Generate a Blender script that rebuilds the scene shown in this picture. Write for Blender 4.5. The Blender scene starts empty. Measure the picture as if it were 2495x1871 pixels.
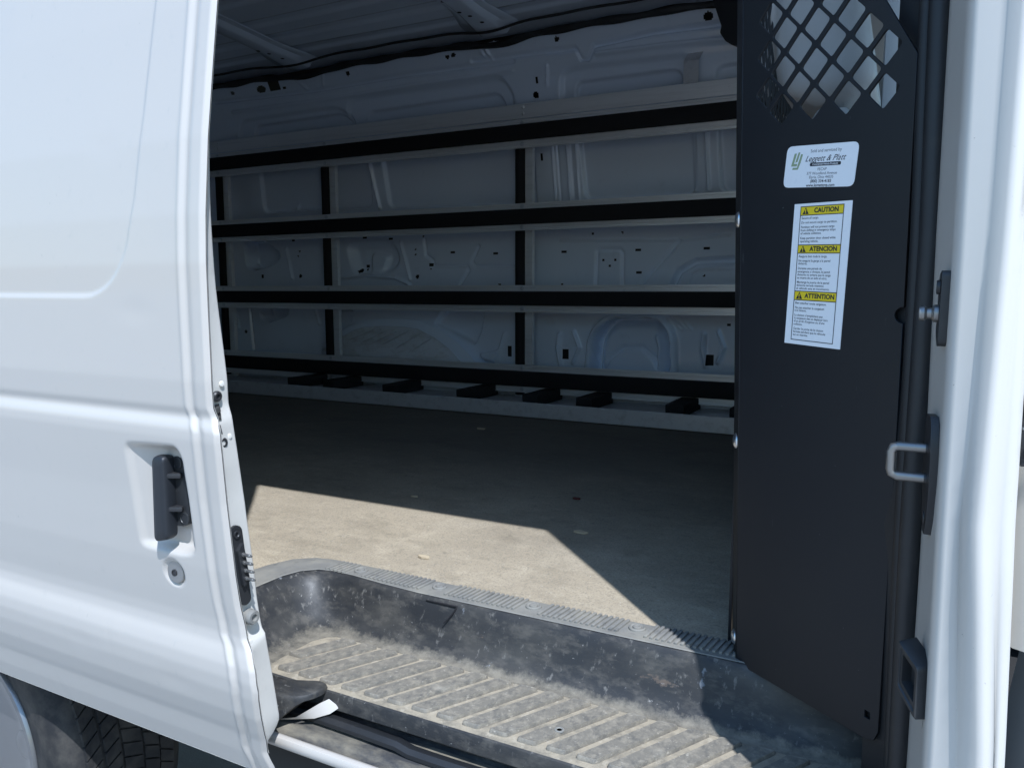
import bpy, bmesh, math, random
from math import pi
import numpy as np
from mathutils import Matrix, Vector
random.seed(7); rng = np.random.default_rng(7)
S = bpy.context.scene; COL = S.collection

# ------------------------------------------------------------------ camera
# x runs forward along the van, y goes in through the side door, z is up; metres.
W_, H_, F_ = 2495., 1871., 1858.
CAM = np.array([0., 0., 1.15])
RX = np.array([[0.889646041, 0.0562202639, -0.453176791],
               [0.456650766, -0.109528197, 0.882878051],
               [0.0, -0.992392491, -0.123114354]])
cam = bpy.data.cameras.new('camera'); co = bpy.data.objects.new('camera', cam); COL.objects.link(co)
cam.sensor_fit = 'HORIZONTAL'; cam.sensor_width = 36.; cam.lens = 36. * F_ / W_
cam.clip_start = .02; cam.clip_end = 2000.
m4 = Matrix.Identity(4)
for i in range(3):
    m4[i][0] = RX[i, 0]; m4[i][1] = -RX[i, 1]; m4[i][2] = -RX[i, 2]; m4[i][3] = CAM[i]
co.matrix_world = m4; S.camera = co

# ------------------------------------------------------------------ sky, sun, exposure
AZ, EL = math.radians(42), math.radians(55.3)
SUN_TO = Vector((math.cos(EL) * math.cos(AZ), -math.cos(EL) * math.sin(AZ), math.sin(EL)))
wd = bpy.data.worlds.new('World'); S.world = wd; wd.use_nodes = True
nt = wd.node_tree; nt.nodes.clear()
sky = nt.nodes.new('ShaderNodeTexSky'); sky.sky_type = 'NISHITA'; sky.sun_disc = False
sky.sun_elevation = EL; sky.sun_rotation = math.atan2(SUN_TO.x, SUN_TO.y)
sky.air_density = 2.3; sky.dust_density = .7; sky.ozone_density = 8.0
bg = nt.nodes.new('ShaderNodeBackground'); bg.inputs['Strength'].default_value = .14
wo = nt.nodes.new('ShaderNodeOutputWorld')
nt.links.new(sky.outputs[0], bg.inputs[0]); nt.links.new(bg.outputs[0], wo.inputs[0])
sl = bpy.data.lights.new('sun', 'SUN'); sl.energy = 4.5; sl.angle = math.radians(.53); sl.color = (1., .925, .82)
so = bpy.data.objects.new('sun', sl); COL.objects.link(so); so.location = (3, -3, 6)
so.rotation_euler = SUN_TO.to_track_quat('Z', 'Y').to_euler()
vs = S.view_settings; vs.view_transform = 'Standard'; vs.look = 'None'; vs.gamma = 1.; vs.use_curve_mapping = False
vs.exposure = 0.47
vs.use_white_balance = True; vs.white_balance_temperature = 5350; vs.white_balance_tint = 10
S.render.engine = 'CYCLES'
cy = S.cycles; cy.use_denoising = True; cy.max_bounces = 12; cy.diffuse_bounces = 8; cy.glossy_bounces = 4
cy.caustics_reflective = False; cy.caustics_refractive = False; cy.sample_clamp_indirect = 10.

# ------------------------------------------------------------------ helpers
def ray(px, py): return RX @ np.array([px - W_ / 2, py - H_ / 2, F_])
def P(px, py, axis, val):                       # where the sight line through a photo point meets a real plane
    r = ray(px, py); return CAM + r * (val - CAM[axis]) / r[axis]
def sstep(a, b, x):
    t = np.clip((x - a) / (b - a), 0, 1); return t * t * (3 - 2 * t)

def parented(o, parent):
    if parent is not None:
        o.parent = parent
        o.matrix_parent_inverse = Matrix.Translation(-parent.get('_w', Vector((0, 0, 0)))) if False else WM[parent.name].inverted()
    WM[o.name] = Matrix.Identity(4) if o.name not in WM else WM[o.name]
WM = {}
def thing(name, label, cat, loc, group=None):
    o = bpy.data.objects.new(name, None); COL.objects.link(o); o.location = loc; o.empty_display_size = .1
    o['label'] = label; o['category'] = cat
    if group: o['group'] = group
    WM[o.name] = Matrix.Translation(loc); return o
def mesh(name, V, Fc, mat, parent=None, smooth=True, auto=None, label=None):
    me = bpy.data.meshes.new(name)
    me.from_pydata([tuple(map(float, v)) for v in V] if not isinstance(V, np.ndarray) else V.tolist(), [],
                   Fc.tolist() if isinstance(Fc, np.ndarray) else Fc)
    return obj(name, me, mat, parent, smooth, auto, label)
def obj(name, me, mat, parent=None, smooth=True, auto=None, label=None):
    me.validate()
    bm = bmesh.new(); bm.from_mesh(me); bmesh.ops.recalc_face_normals(bm, faces=bm.faces)
    bm.to_mesh(me); bm.free()
    if smooth:
        me.shade_smooth()
        if auto is not None: me.set_sharp_from_angle(angle=math.radians(auto))
    o = bpy.data.objects.new(name, me); COL.objects.link(o)
    if mat: me.materials.append(mat)
    WM[o.name] = Matrix.Identity(4); parented(o, parent)
    if label: o['label'] = label
    return o
class MB:                                       # collects boxes, tubes, lofts into one mesh
    def __init__(s): s.V = []; s.F = []
    def add(s, V, F):
        n = len(s.V); s.V += [tuple(map(float, v)) for v in V]; s.F += [tuple(i + n for i in f) for f in F]; return s
    def box(s, c, d, b=.002, M=None):
        bm = bmesh.new(); bmesh.ops.create_cube(bm, size=1.)
        for v in bm.verts: v.co = Vector((v.co.x * d[0], v.co.y * d[1], v.co.z * d[2]))
        if b > 0: bmesh.ops.bevel(bm, geom=list(bm.edges), offset=min(b, min(d) * .45), segments=2, profile=.6, affect='EDGES')
        T = Matrix.Translation(c) @ (M.to_4x4() if M else Matrix.Identity(4))
        bm.verts.index_update()
        s.add([T @ v.co for v in bm.verts], [[v.index for v in f.verts] for f in bm.faces]); bm.free(); return s
    def tube(s, pts, r, n=10, cap=True):
        pts = [Vector(p) for p in pts]; rs = r if isinstance(r, (list, tuple)) else [r] * len(pts)
        V = []; ref = None
        for i, p in enumerate(pts):
            t = (pts[min(i + 1, len(pts) - 1)] - pts[max(i - 1, 0)]).normalized()
            if ref is None: ref = t.orthogonal().normalized()
            a = (ref - t * ref.dot(t)).normalized(); b = t.cross(a); ref = a
            V += [p + (a * math.cos(k * 2 * math.pi / n) + b * math.sin(k * 2 * math.pi / n)) * rs[i] for k in range(n)]
        Fc = [(i * n + k, i * n + (k + 1) % n, (i + 1) * n + (k + 1) % n, (i + 1) * n + k) for i in range(len(pts) - 1) for k in range(n)]
        if cap: Fc += [tuple(range(n)), tuple(range((len(pts) - 1) * n, len(pts) * n))]
        return s.add(V, Fc)
    def loft(s, rows, close=False):
        n = len(rows[0]); V = [p for r in rows for p in r]
        Fc = [(i * n + k, i * n + (k + 1) % n, (i + 1) * n + (k + 1) % n, (i + 1) * n + k) for i in range(len(rows) - 1) for k in range(n if close else n - 1)]
        if close: Fc += [tuple(range(n)), tuple(range((len(rows) - 1) * n, len(rows) * n))]
        return s.add(V, Fc)
    def lathe(s, c, axis, prof, n=20):          # prof: (distance along the axis, radius)
        axis = Vector(axis).normalized(); a = axis.orthogonal().normalized(); b = axis.cross(a); c = Vector(c)
        return s.loft([[c + axis * h + (a * math.cos(k * 2 * math.pi / n) + b * math.sin(k * 2 * math.pi / n)) * max(r, 1e-5) for k in range(n)] for h, r in prof], True)
    def prism(s, outline, ext):                 # 3-D outline swept by a vector
        ext = Vector(ext); o = [Vector(p) for p in outline]; n = len(o)
        return s.add(o + [p + ext for p in o], [tuple(range(n)), tuple(range(n, 2 * n))] + [(i, (i + 1) % n, n + (i + 1) % n, n + i) for i in range(n)])
    def build(s, name, mat, parent=None, smooth=True, auto=35, label=None):
        return mesh(name, s.V, s.F, mat, parent, smooth, auto, label)
def copy_part(o, parent, M):
    c = o.copy(); COL.objects.link(c); WM[c.name] = Matrix.Identity(4); c.parent = parent
    c.matrix_parent_inverse = WM[parent.name].inverted(); c.matrix_basis = M; return c
def rounded(poly, r, n=5):                      # round the corners of a 2-D polygon
    out = []; N = len(poly)
    for i in range(N):
        p0, p, p1 = (Vector(poly[j % N]) for j in (i - 1, i, i + 1))
        d0 = (p0 - p); d1 = (p1 - p); rr = min(r, d0.length * .48, d1.length * .48)
        a = p + d0.normalized() * rr; b = p + d1.normalized() * rr
        for k in range(n + 1):
            t = k / n; out.append(a * (1 - t) ** 2 + p * 2 * t * (1 - t) + b * t * t)
    return [tuple(v) for v in out]
def flat_curve(loops, ext, bev=0.):             # filled 2-D loops with holes -> mesh in its own xy plane
    cu = bpy.data.curves.new('c', 'CURVE'); cu.dimensions = '2D'; cu.fill_mode = 'BOTH'; cu.extrude = ext; cu.bevel_depth = bev; cu.bevel_resolution = 1
    for l in loops:
        sp = cu.splines.new('POLY'); sp.points.add(len(l) - 1); sp.use_cyclic_u = True
        for q, p in zip(sp.points, l): q.co = (p[0], p[1], 0, 1)
    return curve_mesh(cu)
def curve_mesh(cu):
    o = bpy.data.objects.new('tmp', cu); COL.objects.link(o); bpy.context.view_layer.update()
    me = bpy.data.meshes.new_from_object(o.evaluated_get(bpy.context.evaluated_depsgraph_get()))
    bpy.data.objects.remove(o); bpy.data.curves.remove(cu); return me
def text_mesh(items):                           # items: (string, x, y, size, align, shear, bold)
    V = []; Fc = []
    for s_, x, y, size, al, sh, bold in items:
        cu = bpy.data.curves.new('t', 'FONT'); cu.body = s_; cu.size = size; cu.align_x = al; cu.align_y = 'CENTER'; cu.shear = sh; cu.offset = bold; cu.resolution_u = 3
        me = curve_mesh(cu); n = len(V)
        V += [(v.co.x + x, v.co.y + y, 0) for v in me.vertices]; Fc += [[i + n for i in p.vertices] for p in me.polygons]
        bpy.data.meshes.remove(me)
    return V, Fc

# ------------------------------------------------------------------ materials
def N(nt, t, **k):
    n = nt.nodes.new(t)
    for a, v in k.items():
        if a.startswith('i_'): n.inputs[a[2:].replace('_', ' ')].default_value = v
        else: setattr(n, a, v)
    return n
def ramp(nt, src, stops):
    r = nt.nodes.new('ShaderNodeValToRGB'); e = r.color_ramp.elements
    while len(e) < len(stops): e.new(.5)
    for q, (p, c) in zip(e, stops): q.position = p; q.color = c if len(c) == 4 else (*c, 1)
    nt.links.new(src, r.inputs[0]); return r
def g(v): return (v, v, v)
def material(name, col, rough=.5, metal=0., coat=0., spec=.5, layers=(), bump=(), rough_noise=None, coat_rough=.08):
    """layers: (colour, noise scale, low, high, amount, stretch) mixed over the base in order; bump: (scale, strength, distance, stretch)"""
    m = bpy.data.materials.new(name); m.use_nodes = True; nt = m.node_tree; b = nt.nodes['Principled BSDF']
    b.inputs['Base Color'].default_value = (*col, 1); b.inputs['Roughness'].default_value = rough; b.inputs['Metallic'].default_value = metal
    b.inputs['Coat Weight'].default_value = coat; b.inputs['Coat Roughness'].default_value = coat_rough; b.inputs['Specular IOR Level'].default_value = spec
    tc = N(nt, 'ShaderNodeTexCoord')
    def noise(scale, stretch, detail=9, rgh=.66):
        mp = N(nt, 'ShaderNodeMapping'); mp.inputs['Scale'].default_value = stretch; mp.inputs['Location'].default_value = (rng.random() * 9, rng.random() * 9, rng.random() * 9)
        nt.links.new(tc.outputs['Object'], mp.inputs[0])
        n = N(nt, 'ShaderNodeTexNoise'); n.inputs['Scale'].default_value = scale; n.inputs['Detail'].default_value = detail; n.inputs['Roughness'].default_value = rgh
        nt.links.new(mp.outputs[0], n.inputs['Vector']); return n.outputs['Fac']
    src = None
    for L in layers:
        c2, sc, lo, hi, amt = L[:5]; st = L[5] if len(L) > 5 else (1, 1, 1)
        r = ramp(nt, noise(sc, st), [(lo, g(0)), (hi, g(amt))])
        mx = N(nt, 'ShaderNodeMix', data_type='RGBA'); nt.links.new(r.outputs[0], mx.inputs['Factor'])
        if src is None: mx.inputs['A'].default_value = (*col, 1)
        else: nt.links.new(src, mx.inputs['A'])
        mx.inputs['B'].default_value = (*c2, 1); src = mx.outputs['Result']
    if src is not None: nt.links.new(src, b.inputs['Base Color'])
    prev = None
    for sc, stg, dist, *st in bump:
        bp = N(nt, 'ShaderNodeBump'); bp.inputs['Strength'].default_value = stg; bp.inputs['Distance'].default_value = dist
        nt.links.new(noise(sc, st[0] if st else (1, 1, 1), 4), bp.inputs['Height'])
        if prev is not None: nt.links.new(prev, bp.inputs['Normal'])
        prev = bp.outputs['Normal']
    if prev is not None: nt.links.new(prev, b.inputs['Normal'])
    if rough_noise:
        sc, lo, hi, *st = rough_noise
        mr = N(nt, 'ShaderNodeMapRange'); mr.inputs['From Min'].default_value = .3; mr.inputs['From Max'].default_value = .7; mr.inputs['To Min'].default_value = lo; mr.inputs['To Max'].default_value = hi
        nt.links.new(noise(sc, st[0] if st else (1, 1, 1)), mr.inputs['Value']); nt.links.new(mr.outputs[0], b.inputs['Roughness'])
    return m
M = {}
M['paint'] = material('white_paint', (.465, .43, .385), .36, coat=.45, layers=[((.40, .38, .345), 60, .60, .75, .35), ((.42, .40, .37), 3, .50, .8, .3), ((.33, .31, .28), 8, .60, .75, .25, (2, 1, .25)), ((.25, .23, .20), 140, .70, .73, .75, (1, 1, .55)), ((.40, .38, .35), 45, .68, .70, .5, (1, 1, .3))], bump=[(45, .02, .002)], rough_noise=(6, .36, .50))
M['inner'] = material('white_inner_paint', (.77, .84, .95), .24, coat=.7, layers=[((.45, .50, .56), 14, .60, .85, .35), ((.36, .36, .36), 60, .70, .8, .4)], bump=[(30, .03, .003)])
M['jamb'] = material('white_jamb_paint', (.56, .53, .48), .38, coat=.3, layers=[((.5, .48, .45), 50, .60, .75, .35), ((.25, .23, .2), 150, .69, .72, .7)], bump=[(40, .03, .002)])
M['arch'] = material('dirty_wheel_housing', (.68, .71, .75), .5, layers=[((.42, .41, .40), 12, .48, .68, .55, (1, 1, 2.5)), ((.22, .21, .2), 60, .60, .7, .5, (1, 1, 2))], bump=[(60, .1, .003)])
M['shut'] = material('door_edge_paint', (.70, .67, .61), .5, coat=.15, layers=[((.42, .40, .37), 28, .52, .75, .45), ((.22, .19, .16), 130, .70, .78, .7), ((.5, .48, .45), 6, .5, .7, .3)], bump=[(60, .03, .001)])
M['alu'] = material('brushed_aluminium', (.88, .88, .88), .30, metal=.55, layers=[((.55, .55, .55), 40, .5, .75, .5, (.04, 1, 1)), ((.42, .41, .40), 18, .62, .8, .4)], bump=[(220, .12, .0006, (.02, 1, 1))], rough_noise=(12, .30, .5))
M['alu_old'] = material('scuffed_aluminium', (.64, .64, .65), .40, metal=.45, layers=[((.34, .33, .33), 26, .5, .75, .6), ((.12, .12, .12), 90, .66, .74, .7, (1, 1, .2)), ((.6, .6, .6), 50, .68, .76, .5, (.3, 1, 3))], bump=[(50, .08, .001)])
M['pad'] = material('black_rubber_facing', (.012, .012, .014), .75, spec=.3, layers=[((.06, .06, .06), 120, .72, .78, .4)], bump=[(300, .15, .0008)])
M['block'] = material('black_rubber_block', (.018, .018, .02), .8, spec=.3, layers=[((.07, .065, .06), 60, .6, .75, .5)], bump=[(160, .25, .001)])
M['powder'] = material('black_powder_coat', (.013, .014, .017), .5, spec=.32, layers=[((.022, .022, .022), 7, .45, .7, .3), ((.24, .24, .24), 150, .715, .73, .6), ((.16, .16, .16), 60, .715, .722, .5, (4, 4, .35))], bump=[(900, .10, .0004)], rough_noise=(5, .38, .5))
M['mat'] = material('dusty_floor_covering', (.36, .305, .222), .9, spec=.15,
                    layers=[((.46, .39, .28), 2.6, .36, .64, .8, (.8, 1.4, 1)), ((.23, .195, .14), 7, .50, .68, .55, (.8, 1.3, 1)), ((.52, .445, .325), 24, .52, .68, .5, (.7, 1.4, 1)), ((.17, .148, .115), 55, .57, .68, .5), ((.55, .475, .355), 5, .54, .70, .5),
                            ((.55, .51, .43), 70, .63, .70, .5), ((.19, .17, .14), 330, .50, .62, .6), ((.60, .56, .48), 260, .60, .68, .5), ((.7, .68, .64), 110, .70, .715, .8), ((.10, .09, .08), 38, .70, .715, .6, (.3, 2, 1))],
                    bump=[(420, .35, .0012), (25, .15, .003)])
M['step'] = material('dusty_black_plastic', (.024, .025, .027), .55, spec=.4,
                     layers=[((.062, .059, .053), 14, .44, .62, .7, (.6, 1, 1.4)), ((.11, .102, .088), 60, .50, .66, .55, (.5, 1, 1)), ((.22, .21, .19), 90, .60, .68, .5, (1, 1, .4)), ((.26, .28, .31), 22, .665, .69, .6, (1, 1, .6)), ((.16, .12, .09), 28, .66, .70, .6, (.6, 1, 1)), ((.35, .34, .32), 150, .66, .70, .6)],
                     bump=[(700, .2, .0006), (60, .06, .001)], rough_noise=(14, .40, .75))
M['tread'] = material('worn_step_tread', (.185, .168, .138), .7, spec=.35,
                      layers=[((.31, .275, .215), 90, .46, .66, .7), ((.09, .088, .083), 110, .50, .66, .6, (1, .6, 1)), ((.44, .40, .33), 170, .60, .70, .7), ((.5, .46, .38), 14, .60, .74, .5)],
                      bump=[(350, .4, .0012), (60, .15, .002)])
def with_settled_dust(m, z0, z1, col):          # grit lying at the foot of the riser, broken up by noise
    nt = m.node_tree; b = nt.nodes['Principled BSDF']; src = b.inputs['Base Color'].links[0].from_socket
    tc = N(nt, 'ShaderNodeTexCoord'); sx = N(nt, 'ShaderNodeSeparateXYZ'); nt.links.new(tc.outputs['Object'], sx.inputs[0])
    mr = N(nt, 'ShaderNodeMapRange'); mr.inputs['From Min'].default_value = z0; mr.inputs['From Max'].default_value = z1; nt.links.new(sx.outputs['Z'], mr.inputs['Value'])
    n = N(nt, 'ShaderNodeTexNoise'); n.inputs['Scale'].default_value = 55; n.inputs['Detail'].default_value = 8; n.inputs['Roughness'].default_value = .75; nt.links.new(tc.outputs['Object'], n.inputs['Vector'])
    ad = N(nt, 'ShaderNodeMath', operation='ADD'); nt.links.new(mr.outputs[0], ad.inputs[0]); nt.links.new(n.outputs['Fac'], ad.inputs[1])
    hf = N(nt, 'ShaderNodeMath', operation='MULTIPLY'); hf.inputs[1].default_value = .5; nt.links.new(ad.outputs[0], hf.inputs[0])
    rp = ramp(nt, hf.outputs[0], [(.60, g(0)), (.78, g(.62))])
    mx = N(nt, 'ShaderNodeMix', data_type='RGBA'); nt.links.new(rp.outputs[0], mx.inputs['Factor']); nt.links.new(src, mx.inputs['A']); mx.inputs['B'].default_value = (*col, 1)
    nt.links.new(mx.outputs['Result'], b.inputs['Base Color']); return m
def painted_bay_shade(m):                            # shade painted into the floor colour: noise-broken darkening deeper into the bay
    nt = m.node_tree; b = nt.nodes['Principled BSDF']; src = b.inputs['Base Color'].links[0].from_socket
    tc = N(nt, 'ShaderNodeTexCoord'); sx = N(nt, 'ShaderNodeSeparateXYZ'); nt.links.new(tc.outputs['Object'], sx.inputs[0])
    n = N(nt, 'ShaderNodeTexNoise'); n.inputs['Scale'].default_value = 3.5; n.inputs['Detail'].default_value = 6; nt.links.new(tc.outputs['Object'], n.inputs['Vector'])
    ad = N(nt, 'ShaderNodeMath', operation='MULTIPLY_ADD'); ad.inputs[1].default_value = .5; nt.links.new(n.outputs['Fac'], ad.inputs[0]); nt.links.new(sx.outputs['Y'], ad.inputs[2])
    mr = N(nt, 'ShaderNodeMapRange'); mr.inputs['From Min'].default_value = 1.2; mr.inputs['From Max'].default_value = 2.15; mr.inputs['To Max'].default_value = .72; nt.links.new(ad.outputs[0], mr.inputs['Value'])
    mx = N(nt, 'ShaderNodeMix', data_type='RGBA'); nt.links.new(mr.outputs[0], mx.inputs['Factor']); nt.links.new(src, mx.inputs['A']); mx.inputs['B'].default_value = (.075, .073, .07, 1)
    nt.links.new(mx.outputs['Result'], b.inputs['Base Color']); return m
painted_bay_shade(M['mat'])
M['riser'] = M['step'].copy(); M['riser'].name = 'dusty_riser_plastic'; with_settled_dust(M['riser'], .658, .631, (.32, .285, .22))
M['groove'] = material('dusty_tread_groove', (.34, .295, .22), .9, spec=.15, layers=[((.14, .13, .11), 40, .45, .65, .7), ((.46, .41, .32), 90, .55, .7, .7)], bump=[(300, .5, .0015)])
M['dust'] = material('packed_dust', (.34, .295, .225), .95, spec=.1, layers=[((.22, .19, .15), 60, .45, .7, .7), ((.55, .5, .4), 140, .6, .75, .6)], bump=[(300, .6, .002)])
M['trim'] = material('dusty_trim_plastic', (.20, .195, .18), .75, spec=.25, layers=[((.32, .30, .25), 14, .42, .7, .7), ((.09, .09, .09), 60, .55, .7, .6)], bump=[(500, .25, .0008)])
M['plastic'] = material('black_plastic', (.02, .021, .023), .45, layers=[((.06, .06, .058), 30, .5, .8, .4)], bump=[(400, .1, .0005)])
M['handle'] = material('charcoal_handle_plastic', (.018, .020, .024), .45, spec=.35, bump=[(900, .12, .0003)])
M['rubber'] = material('black_seal_rubber', (.014, .015, .017), .5, layers=[((.05, .045, .038), 25, .55, .8, .4)], bump=[(200, .06, .0006)])
M['dirtyrub'] = material('dusty_sill_rubber', (.05, .05, .052), .6, layers=[((.26, .23, .17), 30, .42, .7, .85, (.5, 1, 1)), ((.1, .1, .1), 90, .6, .75, .5)], bump=[(250, .3, .001)])
M['steel'] = material('worn_steel', (.27, .262, .25), .42, metal=.85, layers=[((.3, .28, .26), 90, .5, .75, .6)], bump=[(200, .1, .0004)])
M['dark_steel'] = material('dark_steel', (.028, .028, .03), .45, metal=.2, layers=[((.10, .09, .075), 80, .55, .75, .6)])
M['zinc'] = material('zinc_plated', (.72, .74, .76), .28, metal=.95, layers=[((.45, .43, .4), 300, .5, .75, .5)])
M['chrome'] = material('satin_metal', (.36, .355, .34), .32, metal=.85)
M['sticker'] = material('sticker_white', (.86, .87, .88), .4, layers=[((.76, .78, .81), 200, .55, .7, .5)], bump=[(160, .08, .0006)])
M['ink'] = material('print_ink', (.018, .02, .03), .5)
M['ink_soft'] = material('print_grey_ink', (.07, .075, .09), .5)
M['yellow'] = material('print_yellow', (.78, .60, .01), .45)
M['green'] = material('print_green', (.30, .37, .22), .5)
M['tyre'] = material('tyre_rubber', (.02, .02, .021), .75, spec=.3, layers=[((.10, .09, .075), 20, .45, .75, .6)], bump=[(150, .15, .001)])
M['rim'] = material('silver_wheel_cover', (.22, .222, .225), .3, metal=.8, coat=.4, layers=[((.3, .28, .25), 40, .6, .8, .4)])
M['seat'] = material('grey_seat_vinyl', (.50, .51, .52), .55, layers=[((.42, .43, .44), 12, .45, .7, .5)], bump=[(300, .2, .001)])
M['trimgrey'] = material('grey_cab_plastic', (.40, .42, .43), .55, bump=[(300, .1, .0006)])
M['darkgrey'] = material('dark_cab_plastic', (.10, .105, .11), .6, bump=[(300, .15, .0006)])
M['primer'] = material('dark_primer', (.022, .024, .028), .6)
M['under'] = material('underbody', (.02, .02, .02), .9)
M['chip'] = material('dry_leaf', (.45, .37, .25), .9)
M['berry'] = material('dark_red_scrap', (.08, .012, .012), .6)
def ground_mat():
    m = material('pale_concrete', (.32, .315, .305), .95, spec=.2, layers=[((.26, .255, .25), 1.2, .4, .7, .6), ((.40, .39, .38), 150, .56, .7, .7), ((.2, .195, .19), 70, .62, .75, .6)], bump=[(180, .6, .004)])
    return m
M['asphalt'] = ground_mat()
def glass_mat():
    m = bpy.data.materials.new('window_glass'); m.use_nodes = True; nt = m.node_tree; nt.nodes.clear()
    t = N(nt, 'ShaderNodeBsdfTransparent'); t.inputs[0].default_value = (.84, .89, .88, 1); gl = N(nt, 'ShaderNodeBsdfGlossy'); gl.inputs['Roughness'].default_value = .02
    mx = N(nt, 'ShaderNodeMixShader'); mx.inputs[0].default_value = .08; o = N(nt, 'ShaderNodeOutputMaterial')
    nt.links.new(t.outputs[0], mx.inputs[1]); nt.links.new(gl.outputs[0], mx.inputs[2]); nt.links.new(mx.outputs[0], o.inputs[0]); return m
M['glass'] = glass_mat()

# ------------------------------------------------------------------ ground
gr = mesh('ground', [(-300, -300, 0), (300, -300, 0), (300, 300, 0), (-300, 300, 0)], [(0, 1, 2, 3)], M['asphalt'], smooth=False); gr['kind'] = 'structure'

# ------------------------------------------------------------------ the van
VAN = thing('cargo_van', 'white panel van with its side sliding door slid open onto an empty cargo bay', 'van', (-1.0, 1.75, 0))
FL = .70

# --- far wall: one stamped sheet, relief cut into a fine grid
ZS = [.60, .72, 1.45, 1.75, 1.95, 2.02, 2.09]; YS = [2.86, 2.86, 2.86, 2.80, 2.735, 2.70, 2.665]
def yb(z): return np.interp(z, ZS, YS)
def Wp(px, py):
    y = 2.85
    for _ in range(8): q = P(px, py, 1, y); y = float(yb(q[2]))
    return (q[0], q[2])
GX = np.arange(-3.36, -.10, .0045); GZ = np.arange(.62, 2.086, .0045)
XX, ZZ = np.meshgrid(GX, GZ); DD = np.zeros_like(XX)
def c3(x, y): return (480 + x / 2.873, y / 2.873)
def c4(x, y): return (1150 + x / 2.963, y / 2.963)
def c5(x, y): return (480 + x / 2.873, 500 + y / 2.873)
def c6(x, y): return (1150 + x / 2.766, 500 + y / 2.766)
def pts(f, *l): return [Wp(*f(*p)) for p in l]
def sd_poly(X, Z, poly):
    d = np.full(X.shape, 1e9); s = np.ones(X.shape); n = len(poly)
    for i in range(n):
        a = poly[i]; b = poly[i - 1]
        ex, ez = b[0] - a[0], b[1] - a[1]; wx, wz = X - a[0], Z - a[1]
        t = np.clip((wx * ex + wz * ez) / (ex * ex + ez * ez + 1e-12), 0, 1)
        d = np.minimum(d, (wx - ex * t) ** 2 + (wz - ez * t) ** 2)
        c1 = Z >= a[1]; c2 = Z < b[1]; c3_ = ex * wz > ez * wx
        flip = (c1 & c2 & c3_) | (~c1 & ~c2 & ~c3_); s = np.where(flip, -s, s)
    return s * np.sqrt(d)
def sd_line(X, Z, pl):
    d = np.full(X.shape, 1e9)
    for a, b in zip(pl[:-1], pl[1:]):
        ex, ez = b[0] - a[0], b[1] - a[1]; wx, wz = X - a[0], Z - a[1]
        t = np.clip((wx * ex + wz * ez) / (ex * ex + ez * ez + 1e-12), 0, 1)
        d = np.minimum(d, np.hypot(wx - ex * t, wz - ez * t))
    return d
def recess(poly, depth, r=.02, edge=.012):
    global DD
    sd = sd_poly(XX, ZZ, [tuple(p) for p in rounded(poly, r)]); DD = DD + depth * sstep(edge / 2, -edge / 2, sd)
def groove(pl, w, depth):
    global DD
    DD = DD + depth * sstep(w, 0, sd_line(XX, ZZ, pl))
# band above the top rail
for q in ([c4(740, 590), c4(1500, 490), c4(1520, 640), c4(1520, 760), c4(740, 760)], [c4(1760, 480), c4(2000, 440), c4(2000, 700), c4(1760, 700)],
          [c3(1185, 780), c3(2110, 645), c3(2160, 760), c3(2160, 900), c3(1185, 900)], [c3(390, 880), c3(1000, 790), c3(1070, 850), c3(1070, 1000), c3(390, 1000)]):
    p = [Wp(*k) for k in q]; recess(p, .010, .03, .010)
for q in ([c4(640, 500), c4(1540, 400), c4(1600, 480), c4(1600, 800), c4(640, 800)], [c3(1050, 690), c3(2130, 540), c3(2215, 660), c3(2215, 950), c3(1050, 950)],
          [c3(300, 850), c3(980, 750), c3(1090, 820), c3(1090, 1050), c3(300, 1050)]):
    recess([Wp(*k) for k in q], .008, .05, .020)
groove(pts(c4, (0, 440), (600, 370), (740, 350)), .012, .008); groove(pts(c4, (880, 330), (1300, 240), (1850, 170)), .012, .010)
groove(pts(c3, (120, 720), (800, 640), (1500, 520), (2212, 430)), .012, .007); groove(pts(c3, (250, 790), (900, 700), (1500, 600), (2212, 500)), .010, -.004)
groove(pts(c4, (900, 390), (1400, 330), (1900, 280)), .012, -.008)
groove(pts(c4, (755, 360), (790, 430), (840, 430), (870, 350)), .008, .008)
for a, b in (((20, 310), (95, 415)), ((75, 320), (140, 425)), ((160, 290), (170, 335)), ((540, 480), (540, 620))): groove(pts(c4, a, b), .007, -.006)
groove(pts(c3, (880, 500), (885, 600)), .006, -.004); groove(pts(c3, (690, 560), (770, 625)), .008, -.006)
# between the two upper rails
for q in ([c4(770, 960), c4(1610, 900), c4(1620, 1400), c4(820, 1440)], [c4(1780, 900), c4(2100, 880), c4(2100, 1390), c4(1805, 1390)],
          [c3(1290, 1060), c3(2290, 960), c3(2290, 1425), c3(1345, 1455)], [c3(700, 1080), c3(1195, 1060), c3(1225, 1450), c3(700, 1470)], [c3(425, 1120), c3(700, 1080), c3(700, 1470), c3(470, 1490)]):
    recess([Wp(*k) for k in q], .010, .035, .010)
for x in (575, 615, 680, 712, 745): groove(pts(c4, (x, 1020), (x + 30, 1450)), .006, -.004 if x in (575, 680, 745) else .003)
for x in (1595, 1690): groove(pts(c4, (x, 940), (x + 18, 1380)), .008, -.006)
groove(pts(c3, (1205, 1120), (1280, 1455)), .010, -.008); groove(pts(c4, (430, 1070), (465, 1470)), .008, .005)
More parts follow.
